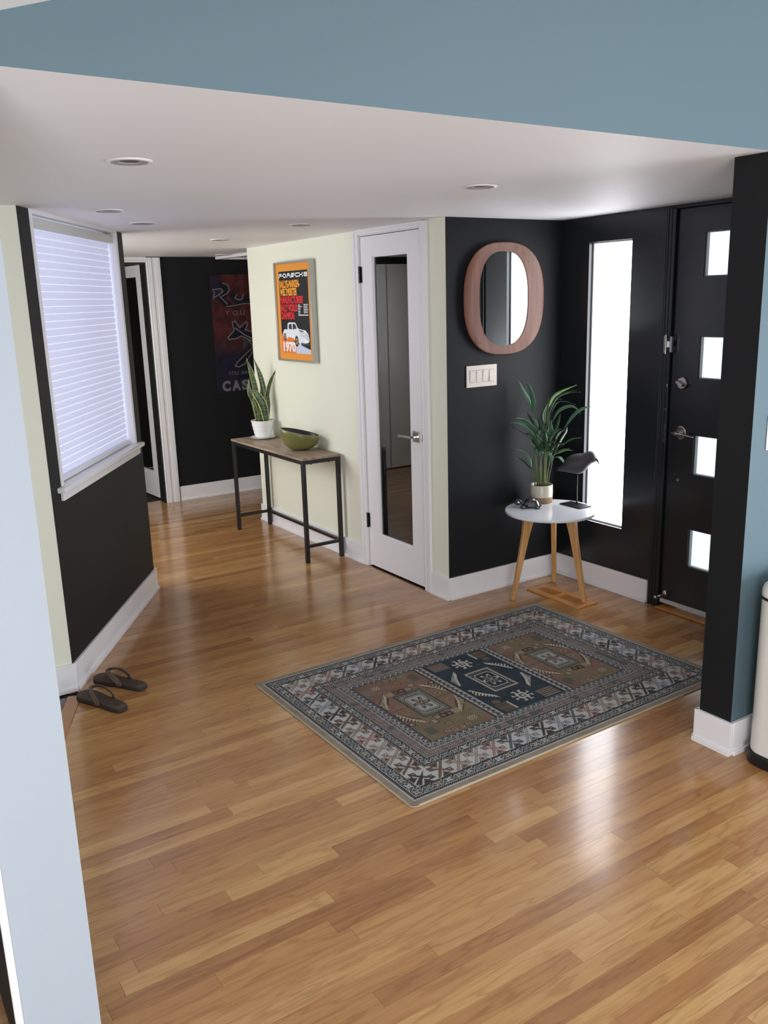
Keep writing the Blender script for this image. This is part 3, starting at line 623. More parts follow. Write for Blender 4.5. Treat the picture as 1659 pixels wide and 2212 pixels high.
                rc = np.hypot(U_-s*.150, V_-s*.134); put(S & (rc < .017), sc(60, 50, 50)); put(S & (rc < .012), sc(110, 84, 86)); put(S & (rc < .006), lt)
                for qx, qy in ((.100, .040), (.118, .028)):
                    e = np.abs(np.abs(U_)-qx)+np.abs(np.abs(V_)-qy); put(S & (e < .011), sc(84, 64, 56)); put(S & (e < .008), lt*.85); put(S & (e < .004), sc(120, 80, 74))
        put(S & ((X-lo < .004) | (hi-X < .004)), BLK)
    out *= (.93+.14*noise(60, 21)[..., None])*(.94+.12*np.random.default_rng(3).random(X.shape)[..., None])
    return out
rug = empty('area_rug', (1.466, 2.138, 0), 'grey tan and navy patterned rug on the oak floor in front of the door', 'rug', rotz=math.radians(.6))
nx, ny = int(RW/CELL)+1, int(RH/CELL)+1
gx = np.linspace(.0005, RW-.0005, nx); gy = np.linspace(.0005, RH-.0005, ny); GX, GY = np.meshgrid(gx, gy, indexing='ij'); colr = rug_colors(GX, GY)
RR = .030
dx = np.minimum(GX, RW-GX); dy = np.minimum(GY, RH-GY); cut = (dx < RR) & (dy < RR) & (np.hypot(RR-dx, RR-dy) > RR-.001)
edge_d = np.minimum(dx, dy); GZ = .0062-.0022*np.clip(1-edge_d/.006, 0, 1)**2
def grid_mesh(name, P, cols, keep=None):
    a, b = P.shape[:2]; idx = np.arange(a*b).reshape(a, b); q = np.stack([idx[:-1, :-1], idx[1:, :-1], idx[1:, 1:], idx[:-1, 1:]], -1).reshape(-1, 4)
    if keep is not None:
        kf = (keep[:-1, :-1] & keep[1:, :-1] & keep[1:, 1:] & keep[:-1, 1:]).reshape(-1); q = q[kf]
    me = bpy.data.meshes.new(name); me.vertices.add(a*b); me.vertices.foreach_set('co', P.reshape(-1).astype(np.float32)); nf = len(q)
    me.loops.add(nf*4); me.loops.foreach_set('vertex_index', q.reshape(-1).astype(np.int32)); me.polygons.add(nf)
    me.polygons.foreach_set('loop_start', np.arange(0, nf*4, 4, dtype=np.int32)); me.polygons.foreach_set('loop_total', np.full(nf, 4, np.int32)); me.update(calc_edges=True)
    ca = me.color_attributes.new('Col', 'FLOAT_COLOR', 'POINT'); c4 = np.ones((a*b, 4), np.float32); c4[:, :3] = cols.reshape(-1, 3); ca.data.foreach_set('color', c4.reshape(-1)); return me
me = grid_mesh('pile', np.stack([GX, GY, GZ], -1), colr, ~cut); me.materials.append(attrmat('rug_pile', bump=.25, bscale=700))
o = bpy.data.objects.new('pile', me); COL.objects.link(o); o.parent = rug
bm = bmesh.new(); prism(bm, rrect(0, 0, RW, RH, RR, 8), 0.0004, .0038); finish('binding', bm, mat('rug_binding', (168, 158, 138), .85), rug, bevel=.0012)

# ------------------------------------------------------------------ console table with steel frame
CT = empty('console_table', (2.53, 4.84, 0), 'narrow black steel console table with oak top against cream wall', 'table')
tx, ty, th = .282, 1.11, .695; q = .025
legs = ((0, 0), (tx-q, 0), (0, ty-q), (tx-q, ty-q))
for lx, ly in legs: finish('leg', boxes(((lx, ly, 0), (lx+q, ly+q, th-.015))), BLKMET, CT, bevel=.0015)
finish('top_frame', boxes(((0, q, th-.040), (q, ty-q, th-.015)), ((tx-q, q, th-.040), (tx, ty-q, th-.015)), ((q, 0, th-.040), (tx-q, q, th-.015)), ((q, ty-q, th-.040), (tx-q, ty, th-.015))), BLKMET, CT, bevel=.0015)
for bx in (((q, .003, .10), (tx-q, .023, .12)), ((q, ty-.023, .10), (tx-q, ty-.003, .12)), ((tx-.023, q, .10), (tx-.003, ty-q, .12))): finish('stretcher', boxes(bx), BLKMET, CT, bevel=.0015)
for sx_, sy_ in ((.07, .006), (.2, .006)):
    bm = bmesh.new(); tube(bm, [(sx_, sy_+.006, th-.046), (sx_, sy_+.006, th-.040)], .006, 10); finish('screw', bm, BLKMET, CT)
def wood(name, c1, c2, ax=1, rough=.5, k=30):
    m = bpy.data.materials.new(name); m.use_nodes = True; nt = m.node_tree; b = nt.nodes['Principled BSDF']; g = nt.nodes.new('ShaderNodeNewGeometry'); mp = nt.nodes.new('ShaderNodeMapping')
    mp.inputs['Scale'].default_value = tuple(2.5 if i == ax else k for i in range(3)); n = nt.nodes.new('ShaderNodeTexNoise'); n.inputs['Scale'].default_value = 1; n.inputs['Detail'].default_value = 6; n.inputs['Distortion'].default_value = .6
    r = nt.nodes.new('ShaderNodeValToRGB'); r.color_ramp.elements[0].position = .35; r.color_ramp.elements[1].position = .68; r.color_ramp.elements[0].color = (*s2l(c1), 1); r.color_ramp.elements[1].color = (*s2l(c2), 1)
    nt.links.new(g.outputs['Position'], mp.inputs[0]); nt.links.new(mp.outputs[0], n.inputs['Vector']); nt.links.new(n.outputs[0], r.inputs[0]); nt.links.new(r.outputs[0], b.inputs['Base Color']); b.inputs['Roughness'].default_value = rough; return m
finish('tabletop', boxes(((-.001, -.001, th-.015), (tx+.001, ty+.001, th))), wood('console_oak', (128, 110, 94), (178, 156, 134), 1, .45, 26), CT, bevel=.001)

# ------------------------------------------------------------------ snake plant on the console
def leaf_strip(bm, pts, wid, side, n=14, fold=.12, edge_mi=1, edgew=.16, tip=.02, prof=None, body_mi=0):
    P = spline(pts, n); cols = (-1, -1+edgew*2, 0, 1-edgew*2, 1) if edge_mi is not None else (-1, -.5, 0, .5, 1)
    rows = []
    for i, p in enumerate(P):
        t = i/(n-1); T = (P[min(i+1, n-1)]-P[max(i-1, 0)]).normalized(); S = (side-T*side.dot(T)).normalized(); Nn = T.cross(S)
        wd = wid*(prof(t) if prof else max(tip, math.sin(math.pi*min(1, .32+.68*t))**.75))/2
        rows.append([bm.verts.new(p+S*wd*c+Nn*wd*fold*(abs(c)**1.5)) for c in cols])
    for a, b in zip(rows, rows[1:]):
        for k in range(4):
            f = bm.faces.new((a[k], a[k+1], b[k+1], b[k])); f.smooth = True; f.material_index = (edge_mi if (edge_mi is not None and k in (0, 3)) else body_mi)
def finish_leaf(name, bm, mats, parent, thick=.0008):
    me = bpy.data.meshes.new(name); bmesh.ops.recalc_face_normals(bm, faces=bm.faces); bm.to_mesh(me); bm.free()
    for m in mats: me.materials.append(m)
    o = bpy.data.objects.new(name, me); COL.objects.link(o); o.parent = parent
    md = o.modifiers.new('s', 'SOLIDIFY'); md.thickness = thick; md.offset = 0; return o
def snake_green():
    m = bpy.data.materials.new('snake_leaf_green'); m.use_nodes = True; nt = m.node_tree; b = nt.nodes['Principled BSDF']; g = nt.nodes.new('ShaderNodeNewGeometry'); mp = nt.nodes.new('ShaderNodeMapping'); mp.inputs['Scale'].default_value = (14, 14, 95)
    n = nt.nodes.new('ShaderNodeTexNoise'); n.inputs['Scale'].default_value = 1; n.inputs['Detail'].default_value = 3; r = nt.nodes.new('ShaderNodeValToRGB'); r.color_ramp.elements[0].position = .44; r.color_ramp.elements[1].position = .62
    r.color_ramp.elements[0].color = (*s2l((34, 54, 34)), 1); r.color_ramp.elements[1].color = (*s2l((82, 108, 72)), 1)
    nt.links.new(g.outputs['Position'], mp.inputs[0]); nt.links.new(mp.outputs[0], n.inputs['Vector']); nt.links.new(n.outputs[0], r.inputs[0]); nt.links.new(r.outputs[0], b.inputs['Base Color']); b.inputs['Roughness'].default_value = .35; return m
SG = snake_green(); SY = mat('snake_leaf_yellow', (206, 204, 120), .4)
spc = Vector((2.722, 5.80, th)); SP = empty('snake_plant', spc, 'upright snake plant with yellow-edged leaves in a white ribbed pot', 'potted plant')
vd = Vector((spc.x, spc.y, 0)).normalized(); sd = Vector((vd.y, -vd.x, 0))
POTW = mat('white_glazed_pot', (236, 236, 236), .22, coat=.4)
bm = bmesh.new(); prof = [(0, .012), (.052, .012)]
for i in range(15): t = i/14; prof.append((.056+.027*(t**.75)+.0012*math.sin(t*9*math.pi)*(1 if .15 < t < .9 else 0), .014+.118*t))
prof += [(.084, .135), (.081, .137), (.078, .133), (.072, .105), (0, .105)]
lathe(bm, prof, 48); finish('pot', bm, POTW, SP, smooth=True)
bm = bmesh.new(); lathe(bm, [(0, .0), (.055, 0), (.060, .003), (.090, .014), (.092, .017), (.088, .017), (.060, .009), (0, .009)], 48); finish('saucer', bm, POTW, SP, smooth=True)
bm = bmesh.new(); lathe(bm, [(0, .128), (.04, .126), (.0775, .119), (.0775, .10)], 32)
for v in bm.verts: v.co.z += random.uniform(-.003, .003)
finish('soil', bm, mat('potting_soil', (58, 42, 30), .95, bump=1, bscale=300), SP, smooth=True)
SNK = [([(390,660),(335,400),(290,220),(240,60)], 54, .00), ([(410,650),(425,480),(385,260),(312,62)], 50, .012), ([(435,655),(448,460),(480,300),(552,145)], 42, .018), ([(350,655),(310,500),(268,400),(266,262)], 48, .02),
       ([(440,660),(410,540),(345,430),(293,368)], 72, -.030), ([(425,640),(420,500),(405,380),(411,280)], 58, .03), ([(370,655),(350,560),(325,480),(320,400)], 46, .004), ([(385,650),(395,560),(370,460),(330,395)], 56, -.016), ([(450,645),(462,540),(458,470),(466,415)], 40, .01), ([(345,655),(335,600),(318,520),(300,470)], 36, -.01)]
for i, (pp, wpx, off) in enumerate(SNK):
    pts = [at(480+x/4.607, 760+y/4.607, spc, off*min(1, .3+k*.5))-spc for k, (x, y) in enumerate(pp)]; pts[0].z = .112; c_ = math.hypot(pts[0].x, pts[0].y)
    if c_ > .06: pts[0].x *= .06/c_; pts[0].y *= .06/c_
    dist = 6.4; bm = bmesh.new(); sdd = (sd*math.cos(.5*(i % 3-1))+vd*math.sin(.5*(i % 3-1))).normalized()
    leaf_strip(bm, pts, wpx/4.607*dist/FPX*1.02, sdd, 16, fold=.28, edgew=.085, prof=lambda t: (.62+.5*math.sin(math.pi*min(1, t*1.15)))*(1 if t < .72 else max(.03, 1-((t-.72)/.28)**1.6)))
    finish_leaf('leaf', bm, [SG, SY], SP, .0018)

# ------------------------------------------------------------------ olive bowl on the console
bw = empty('bowl', (2.692, 5.165, th), 'olive green oval bowl with dark inside on the console table', 'bowl')
def bowl_pt(r, ang, z):      # oval, long axis along image-right, rim tilted
    ax = math.radians(-30); lx, ly = r*.134*math.cos(ang), r*.104*math.sin(ang)
    return Vector((lx*math.cos(ax)-ly*math.sin(ax), lx*math.sin(ax)+ly*math.cos(ax), z))
bm = bmesh.new(); seg = 48; rings = []
def rimz(ang): return .121-.030*math.cos(ang)
prof = [(.30, 0.), (.42, .02), (.60, .11), (.76, .26), (.88, .46), (.96, .69), (.99, .87), (1., 1.), (.965, 1.01), (.94, .97), (.89, .75), (.80, .48), (.62, .24), (.35, .12), (.05, .10)]
for r, h in prof: rings.append([bm.verts.new(bowl_pt(r, 2*math.pi*i/seg, .0005+h*rimz(2*math.pi*i/seg))) for i in range(seg)])
for k, (a, b) in enumerate(zip(rings, rings[1:])):
    for i in range(seg): bm.faces.new((a[i], a[(i+1) % seg], b[(i+1) % seg], b[i])).material_index = 0 if k < 7 else (2 if k < 8 else 1)
bm.faces.new(rings[0][::-1]); f = bm.faces.new(rings[-1]); f.material_index = 1
finish('body', bm, [mat('olive_glaze', (112, 112, 60), .38, coat=.2), mat('bowl_inside_slate', (34, 37, 42), .35), mat('bowl_rim', (196, 198, 160), .35)], bw, smooth=True)

# ------------------------------------------------------------------ rally poster in an aluminium frame
pyn, pyf, pzb, pzt = 5.100, 5.62, 1.268, 1.930
PO = empty('framed_poster', (XM-.002, pyf, pzb), 'orange framed rally poster with a white car, hanging above the console', 'poster')
PWd, PHt = pyf-pyn, pzt-pzb; FD = .044
MP = frame((-.018, 0, 0), (0, -1, 0), (0, 0, 1))      # poster plane: x to the right (towards -y), y up, z to the room
ALU = mat('frame_aluminium', (178, 178, 172), .35, metal=.6)
def pb(*b): return boxes(*b, M=frame((0, 0, 0), (0, -1, 0), (0, 0, 1)))
fw_ = .012
finish('frame', pb(((0, 0, .001), (fw_, PHt, FD)), ((PWd-fw_, 0, .001), (PWd, PHt, FD)), ((fw_, 0, .001), (PWd-fw_, fw_, FD)), ((fw_, PHt-fw_, .001), (PWd-fw_, PHt, FD))), ALU, PO, bevel=.0015)
MAT_OR = mat('poster_orange', (226, 148, 52), .45)
finish('mat_board', pb(((fw_, fw_, .002), (PWd-fw_, PHt-fw_, .030))), MAT_OR, PO)
def raster(w_, h_, cell, paint):
    nx_, ny_ = int(w_/cell)+1, int(h_/cell)+1; X, Y = np.meshgrid(np.linspace(0, w_, nx_), np.linspace(0, h_, ny_), indexing='ij'); return X, Y, paint(X, Y)
def inpoly(PX, PY, poly):
    ins = np.zeros(PX.shape, bool); j = len(poly)-1
    for i in range(len(poly)):
        xi, yi = poly[i]; xj, yj = poly[j]; ins ^= ((yi > PY) != (yj > PY)) & (PX < (xj-xi)*(PY-yi)/(yj-yi+1e-12)+xi); j = i
    return ins
pw_, ph_ = .415, .545
def paint_rally(X, Y):
    x, y = X/pw_, Y/ph_; o = np.zeros(X.shape+(3,), np.float32); L_ = lambda *c: np.array(s2l(c), np.float32); o[:] = L_(30, 30, 32)
    o[y < .14+.05*(1-x)] = L_(196, 204, 224); g = inpoly(x, y, [(0, 0), (.50, 0), (.50, .12), (.42, .16), (.2, .22), (0, .27)]); o[g] = L_(222, 120, 72)
    gr = inpoly(x, y, [(0, .29), (0, .24), (.45, .14), (1, .05), (1, .20), (.5, .2)]); o[gr] = L_(28, 28, 30)
    y = (y-.10)/.89+.19-.0*x; x = (x-.02)/.98
    body = [(.03, .36), (.10, .41), (.20, .40), (.22, .49), (.30, .505), (.50, .50), (.57, .43), (.62, .415), (.85, .395), (.94, .34), (.97, .28), (.95, .235), (.80, .215), (.66, .19), (.60, .22), (.46, .25), (.30, .275), (.18, .28), (.05, .28)]
    o[inpoly(x, y, body)] = L_(222, 228, 234)
    o[inpoly(x, y, [(.25, .415), (.26, .475), (.36, .485), (.36, .405)])] = L_(40, 42, 46); o[inpoly(x, y, [(.39, .405), (.40, .485), (.49, .48), (.54, .42)])] = L_(52, 54, 60)
    o[inpoly(x, y, [(.20, .30), (.21, .26), (.38, .235), (.44, .27), (.38, .29)])] = L_(226, 122, 52)
    for cx_, cy_, rx, ry in ((.10, .30, .045, .055), (.52, .245, .065, .075)):
        o[np.hypot((x-cx_)/rx, (y-cy_)/ry) < 1] = L_(22, 22, 24); o[np.hypot((x-cx_)/rx, (y-cy_)/ry) < .62] = L_(190, 140, 96); o[np.hypot((x-cx_)/rx, (y-cy_)/ry) < .25] = L_(40, 40, 42)
    for cx_, cy_ in ((.70, .345), (.78, .335), (.86, .315), (.92, .30)): 
        o[np.hypot((x-cx_)/.034, (y-cy_)/.028) < 1] = L_(30, 30, 34); o[np.hypot((x-cx_)/.026, (y-cy_)/.021) < 1] = L_(238, 240, 244)
    o[inpoly(x, y, [(.62, .40), (.80, .385), (.74, .372), (.64, .38)])] = L_(60, 62, 66); o[inpoly(x, y, [(.78, .262), (.90, .255), (.90, .235), (.78, .24)])] = L_(246, 246, 246)
    o[inpoly(x, y, [(.66, .225), (.95, .22), (.95, .20), (.68, .19)])] = L_(70, 74, 80)
    sm = (y > .69) & (y < .80) & (x > .62) & (x < 2)
    return o
X, Y, c_ = raster(pw_, ph_, .0022, paint_rally); ox, oy = .052, .056
P3 = np.stack([np.full_like(X, -.0306), -(X+ox), Y+oy], -1)
me = grid_mesh('print', P3, c_); me.materials.append(attrmat('poster_print', rough=.45, spec=.4)); o = bpy.data.objects.new('print', me); COL.objects.link(o); o.parent = PO
TW, TO, TR, TC = mat('ink_white', (240, 240, 240), .5), mat('ink_orange', (240, 160, 40), .5), mat('ink_red', (222, 36, 44), .5), mat('ink_coral', (236, 232, 230), .5)
def ptext(s, x, y, hgt, width, m, bold=.0, **k):     # fit text into width x height, x/y from the print's lower left
    cu = bpy.data.curves.new('tmp', 'FONT'); cu.body = s; cu.size = 1; cu.offset = bold; t = bpy.data.objects.new('t', cu); COL.objects.link(t); bpy.context.view_layer.update(); w0, h0 = t.dimensions.x, t.dimensions.y
    me = bpy.data.meshes.new_from_object(t.evaluated_get(bpy.context.evaluated_depsgraph_get())); bpy.data.objects.remove(t)
    co_ = [v.co for v in me.vertices]; mnx, mny = min(c.x for c in co_), min(c.y for c in co_)
    me.transform(MPX @ Matrix.Translation((x, y, 0)) @ Matrix.Diagonal((width/w0, hgt/h0, 1, 1)) @ Matrix.Translation((-mnx, -mny, 0)))
    me.materials.clear(); me.materials.append(m); me.name = 'lettering'; o = bpy.data.objects.new('lettering', me); COL.objects.link(o); o.parent = k.get('parent', PO); return o
MPX = frame((-.0313, -ox, oy), (0, -1, 0), (0, 0, 1)) @ Matrix.Diagonal((.922, 1, 1, 1))
GLY = {'P': 'LTMU', 'O': 'LTBR', 'R': 'LTMUD', 'S': 'TMBud', 'C': 'LTB', 'H': 'LRM', 'E': 'LTMB'}
gw, gh, gt, gv = .059, .028, .0075, .012
for k_, ch in enumerate('PORSCHE'):
    x0 = .001+k_*.0645; y0 = .503; bm = bmesh.new()
    R4 = {'L': (0, 0, gv, gh), 'R': (gw-gv, 0, gw, gh), 'T': (0, gh-gt, gw, gh), 'B': (0, 0, gw, gt), 'M': (0, gh/2-gt/2, gw, gh/2+gt/2), 'U': (gw-gv, gh/2, gw, gh), 'D': (gw-gv, 0, gw, gh/2), 'u': (0, gh/2, gv, gh), 'd': (gw-gv, 0, gw, gh/2)}
    for c_ in GLY[ch]:
        a0, b0, a1, b1 = R4[c_]; box(bm, (x0+a0, y0+b0, 0), (x0+a1, y0+b1, .0003))
    bm.transform(MPX); finish('letter', bm, TW, PO)
for k_, (s_, w_, m_) in enumerate((('RALLYE-MARKEN-', .315, TO), ('WELTMEISTER', .27, TO), ('MANUFACTURERS', .355, TR), ('RALLY WORLD', .265, TR), ('CHAMPION', .21, TR))): ptext(s_, .010, .436-k_*.0525, .0495, w_, m_, .045)
ptext('1970', .020, .006, .070, .20, TC, .05)
bm = bmesh.new()
for i in range(6): [finish('text_line', q_, TW, PO) for q_ in (boxes(((.285, .318-i*.0105, 0), (.285+(.06 if i == 1 else .035), .3225-i*.0105, .0003)), M=MPX), boxes(((.370, .321-i*.0105, 0), (.370+.068-(i % 3)*.004, .3255-i*.0105, .0003)), M=MPX))]
box(bm, (.285, .252, 0), (.438, .258, .0003)); bm.transform(MPX); finish('text_line', bm, TW, PO)

# ------------------------------------------------------------------ dark aviation sign on the far wall
sgn = empty('wall_sign', (2.965, YF-.0005, .905), 'dark red and navy vintage aviation sign on the far black wall', 'sign')
sW, sH = .66, 1.005
def paint_sign(X, Y):
    x, y = X/sW, Y/sH; L_ = lambda *c: np.array(s2l(c), np.float32); o = np.zeros(X.shape+(3,), np.float32)
    r = np.random.default_rng(9).random((40, 40)); gx_, gy_ = x*16, y*24; ix, iy = gx_.astype(int), gy_.astype(int); fx, fy = gx_-ix, gy_-iy; fx = fx*fx*(3-2*fx); fy = fy*fy*(3-2*fy)
    n = (r[ix, iy]*(1-fx)+r[ix+1, iy]*fx)*(1-fy)+(r[ix, iy+1]*(1-fx)+r[ix+1, iy+1]*fx)*fy
    t = np.clip((y-.30)/.16, 0, 1)[..., None]; red = L_(78, 36, 36)*(.45+.75*n[..., None]); nav = L_(28, 26, 44)*(.6+.6*n[..., None]); o[:] = red*t+nav*(1-t)
    o[(x < .14) & (y > .80)] = L_(34, 30, 46)
    LT_ = L_(120, 114, 116); DK = L_(22, 20, 32)
    def stroke(p, wd, c):
        for (ax, ay), (bx, by) in zip(p, p[1:]):
            PX, PY = X/sW, Y/sH*sH/sW; ay_, by_ = ay*sH/sW, by*sH/sW; vx, vy = bx-ax, by_-ay_; tt = np.clip(((PX-ax)*vx+(PY-ay_)*vy)/(vx*vx+vy*vy+1e-9), 0, 1); o[np.hypot(PX-ax-tt*vx, PY-ay_-tt*vy) < wd] = c
    R = [(.03, .80), (.05, .86)], [(.02, .875), (.14, .885), (.17, .86), (.10, .83), (.05, .815)], [(.17, .93), (.24, .915), (.26, .87), (.22, .84), (.15, .82)], [(.12, .82), (.22, .755)]
    stroke([(.15, .92), (.22, .89), (.20, .84), (.13, .80), (.20, .76), (.24, .75)], .04, DK)
    for p in R: stroke(p, .006, LT_)
    stroke([(.30, .83), (.36, .78), (.5, .79), (.66, .80)], .045, DK); stroke([(.36, .83), (.33, .80), (.40, .785), (.44, .80), (.45, .83)], .007, LT_); stroke([(.62, .83), (.55, .83), (.54, .80), (.60, .795)], .007, LT_)
    stroke([(.20, .735), (.30, .738), (.45, .755), (.6, .75), (.63, .765), (.66, .755), (.9, .76)], .005, LT_)
    fus = [(.46, .60), (.50, .61), (.56, .55), (.66, .60), (.68, .585), (.64, .53), (.86, .49), (.95, .43), (.93, .38), (.82, .40), (.58, .48), (.50, .46), (.40, .455), (.38, .47), (.48, .53)]
    wing = [(.66, .46), (.80, .40), (.60, .24), (.52, .215), (.46, .225), (.50, .26), (.74, .38)]
    fus = [(a-.19, b) for a, b in fus]; wing = [(a-.19, b) for a, b in wing]
    for pl_ in (wing, fus): o[inpoly(x, y, pl_)] = DK; stroke(pl_+[pl_[0]], .007, LT_)
    stroke([(.31, .55), (.43, .49), (.61, .43)], .008, LT_); o[inpoly(x, y, [(.41, .46), (.50, .43), (.47, .40), (.40, .36), (.40, .40)])] = L_(64, 58, 66)
    return o
X, Y, c_ = raster(sW, sH, .003, paint_sign)
finish('panel', boxes(((0, -.012, 0), (sW, 0, sH))), mat('sign_edge', (24, 22, 26), .5), sgn)
me = grid_mesh('print', np.stack([X, np.full_like(X, -.0126), Y], -1), c_); me.materials.append(attrmat('sign_print', rough=.6, spec=.3)); o = bpy.data.objects.new('print', me); COL.objects.link(o); o.parent = sgn
MPX = frame((0, -.0132, 0), (1, 0, 0), (0, 0, 1)); TS = mat('sign_ink', (112, 108, 112), .6)
for ch, x_, y_, h_, w_, b_2 in (('Y', .12, .662, .040, .036, 0), ('O', .19, .662, .040, .044, 0), ('U', .262, .662, .040, .038, 0), ('Y', .110, .150, .030, .026, 0), ('O', .142, .150, .030, .032, 0), ('U', .180, .150, .030, .027, 0), ('A', .232, .150, .030, .030, 0), ('R', .268, .150, .030, .026, 0), ('C', .045, .012, .090, .078, .05), ('A', .135, .012, .090, .084, .05), ('S', .228, .012, .090, .074, .05)): ptext(ch, x_, y_, h_, w_, TS, b_2, parent=sgn)

# ------------------------------------------------------------------ mirror in walnut frame
mir = empty('mirror', (3.224, YM, 1.650), 'walnut framed rounded oval mirror on the black wall', 'mirror')
def sup(hw, hh, n, y, N=96):
    out = []
    for i in range(N):
        a = 2*math.pi*i/N; c, s = math.cos(a), math.sin(a); out.append((hw*math.copysign(abs(c)**(2/n), c), y, hh*math.copysign(abs(s)**(2/n), s)))
    return out
rings = [sup(.270, .282, 2.55, -.0008), sup(.285, .297, 2.55, -.014), sup(.285, .297, 2.55, -.020), sup(.281, .294, 2.55, -.0225), sup(.230, .273, 2.55, -.0185), sup(.180, .253, 2.55, -.0145), sup(.1755, .2505, 2.55, -.0145), sup(.175, .250, 2.55, -.009)]
bm = bmesh.new(); R_ = [[bm.verts.new(p) for p in r] for r in rings]
for a, b in zip(R_, R_[1:]):
    for i in range(96): bm.faces.new((a[i], a[(i+1) % 96], b[(i+1) % 96], b[i]))
finish('frame', bm, wood('walnut_veneer', (100, 58, 40), (126, 78, 56), 2, .38, 40), mir, bevel=.0012)
bm = bmesh.new(); vs = [bm.verts.new(p) for p in sup(.1765, .2515, 2.55, -.0095)]; vs2 = [bm.verts.new(p) for p in sup(.1765, .2515, 2.55, -.006)]; bm.faces.new(vs); bm.faces.new(vs2[::-1])
for i in range(96): bm.faces.new((vs[i], vs[(i+1) % 96], vs2[(i+1) % 96], vs2[i]))
finish('glass', bm, mat('mirror_silver', (240, 246, 248), .01, metal=1), mir)

# ------------------------------------------------------------------ light switches
sw = empty('switch_plate', (2.9655, YM, 1.186), 'ivory four-gang light switch plate on black wall below the mirror', 'light switch')
IV = mat('ivory_plastic', (228, 220, 212), .4)
finish('plate', boxes(((0, -.006, 0), (.213, -.0005, .117))), IV, sw, bevel=.002)
for i in range(4):
    x = .0215+i*.0455
    bm = bmesh.new(); tip = .0055 if i % 2 == 0 else .003
    vs = [bm.verts.new(p) for p in ((x, -.0055, .026), (x+.031, -.0055, .026), (x+.031, -.0055, .091), (x, -.0055, .091), (x+.001, -.0075, .027), (x+.030, -.0075, .027), (x+.030, -.0105 if i < 3 else -.0075, .090), (x+.001, -.0105 if i < 3 else -.0075, .090))]
    if i == 3: vs[4].co.y = vs[5].co.y = -.0125
    for f in ((0,1,2,3),(4,5,6,7),(0,1,5,4),(1,2,6,5),(2,3,7,6),(3,0,4,7)): bm.faces.new([vs[j] for j in f])
    finish('rocker', bm, IV, sw, bevel=.0008)
    finish('rocker_gap', boxes(((x-.0012, -.0064, .0248), (x, -.0058, .0922)), ((x+.031, -.0064, .0248), (x+.0322, -.0058, .0922)), ((x, -.0064, .0248), (x+.031, -.0058, .026)), ((x, -.0064, .091), (x+.031, -.0058, .0922))), mat('gap_grey', (140, 132, 126), .6), sw)

# ------------------------------------------------------------------ round side table
T0 = Vector((3.330, 3.428, 0)); STb = empty('side_table', T0, 'round white side table on three oak legs in the corner', 'side table')
ztop = .505
bm = bmesh.new(); lathe(bm, [(0, ztop-.020), (.238, ztop-.020), (.248, ztop-.017), (.2525, ztop-.010), (.2525, ztop-.005), (.249, ztop), (0, ztop)], 72); tp = finish('tabletop', bm, mat('white_marble_top', (228, 231, 238), .22, var=.07, vscale=7, coat=.3), STb)
for p in tp.data.polygons: p.use_smooth = abs(p.normal.z) < .9
OAKL = wood('oak_leg', (188, 136, 82), (216, 168, 112), 2, .45, 60)
bm = bmesh.new(); lathe(bm, [(0, ztop-.032), (.13, ztop-.032), (.135, ztop-.0205), (0, ztop-.0205)], 40); finish('underframe', bm, OAKL, STb)
for fx, fy in ((3.118, 3.497), (3.512, 3.574), (3.384, 3.208)):
    ft = Vector((fx, fy, 0))-T0; zf = .0085 if fx == 3.384 else 0; r = ft.normalized(); tpv = r*.128; tpv.z = ztop-.021; ft.z = zf; side = Vector((-r.y, r.x, 0)); bm = bmesh.new()
    def ring(c, wr, ws): return [bm.verts.new(c+r*a*wr+side*b*ws) for a, b in ((-1, -1), (1, -1), (1, 1), (-1, 1))]
    a = ring(ft, .010, .012); b = ring(ft.lerp(tpv, .78), .021, .014); c = ring(tpv, .032, .014)
    for u_, v_ in ((a, b), (b, c)):
        for k in range(4): bm.faces.new((u_[k], u_[(k+1) % 4], v_[(k+1) % 4], v_[k]))
    bm.faces.new(a[::-1]); bm.faces.new(c); finish('leg', bm, OAKL, STb, bevel=.003)

# ------------------------------------------------------------------ floor vent (oak register)
V0 = Vector((3.293, 3.162, 0)); vent = empty('floor_vent', V0, 'oak floor register with dark slots under the side table', 'vent')
VM = wood('vent_oak', (186, 122, 60), (206, 148, 84), 1, .35, 50)
vw, vl, vt = .152, .415, .008; mx0, mx1 = .040, .112
finish('frame', boxes(((0, 0, .0002), (mx0, vl, vt)), ((mx1, 0, .0002), (vw, vl, vt)), ((mx0, 0, .0002), (mx1, .055, vt)), ((mx0, vl-.045, .0002), (mx1, vl, vt)), ((mx0, .205, .0002), (mx1, .232, vt))), VM, vent, bevel=.0015)
finish('slot_shade', boxes(((mx0, .055, .0003), (mx1, vl-.045, .0012))), mat('vent_dark', (22, 16, 12), .8), vent)  # thin dark sheet standing in for the shade below the slats
def slats(y0, y1, n):
    p = (y1-y0)/n
    for i in range(n): finish('slat', boxes(((mx0, y0+i*p+p*.58, .001), (mx1, y0+(i+1)*p, .0042))), VM, vent)
slats(.055, .205, 11); slats(.232, vl-.045, 10)

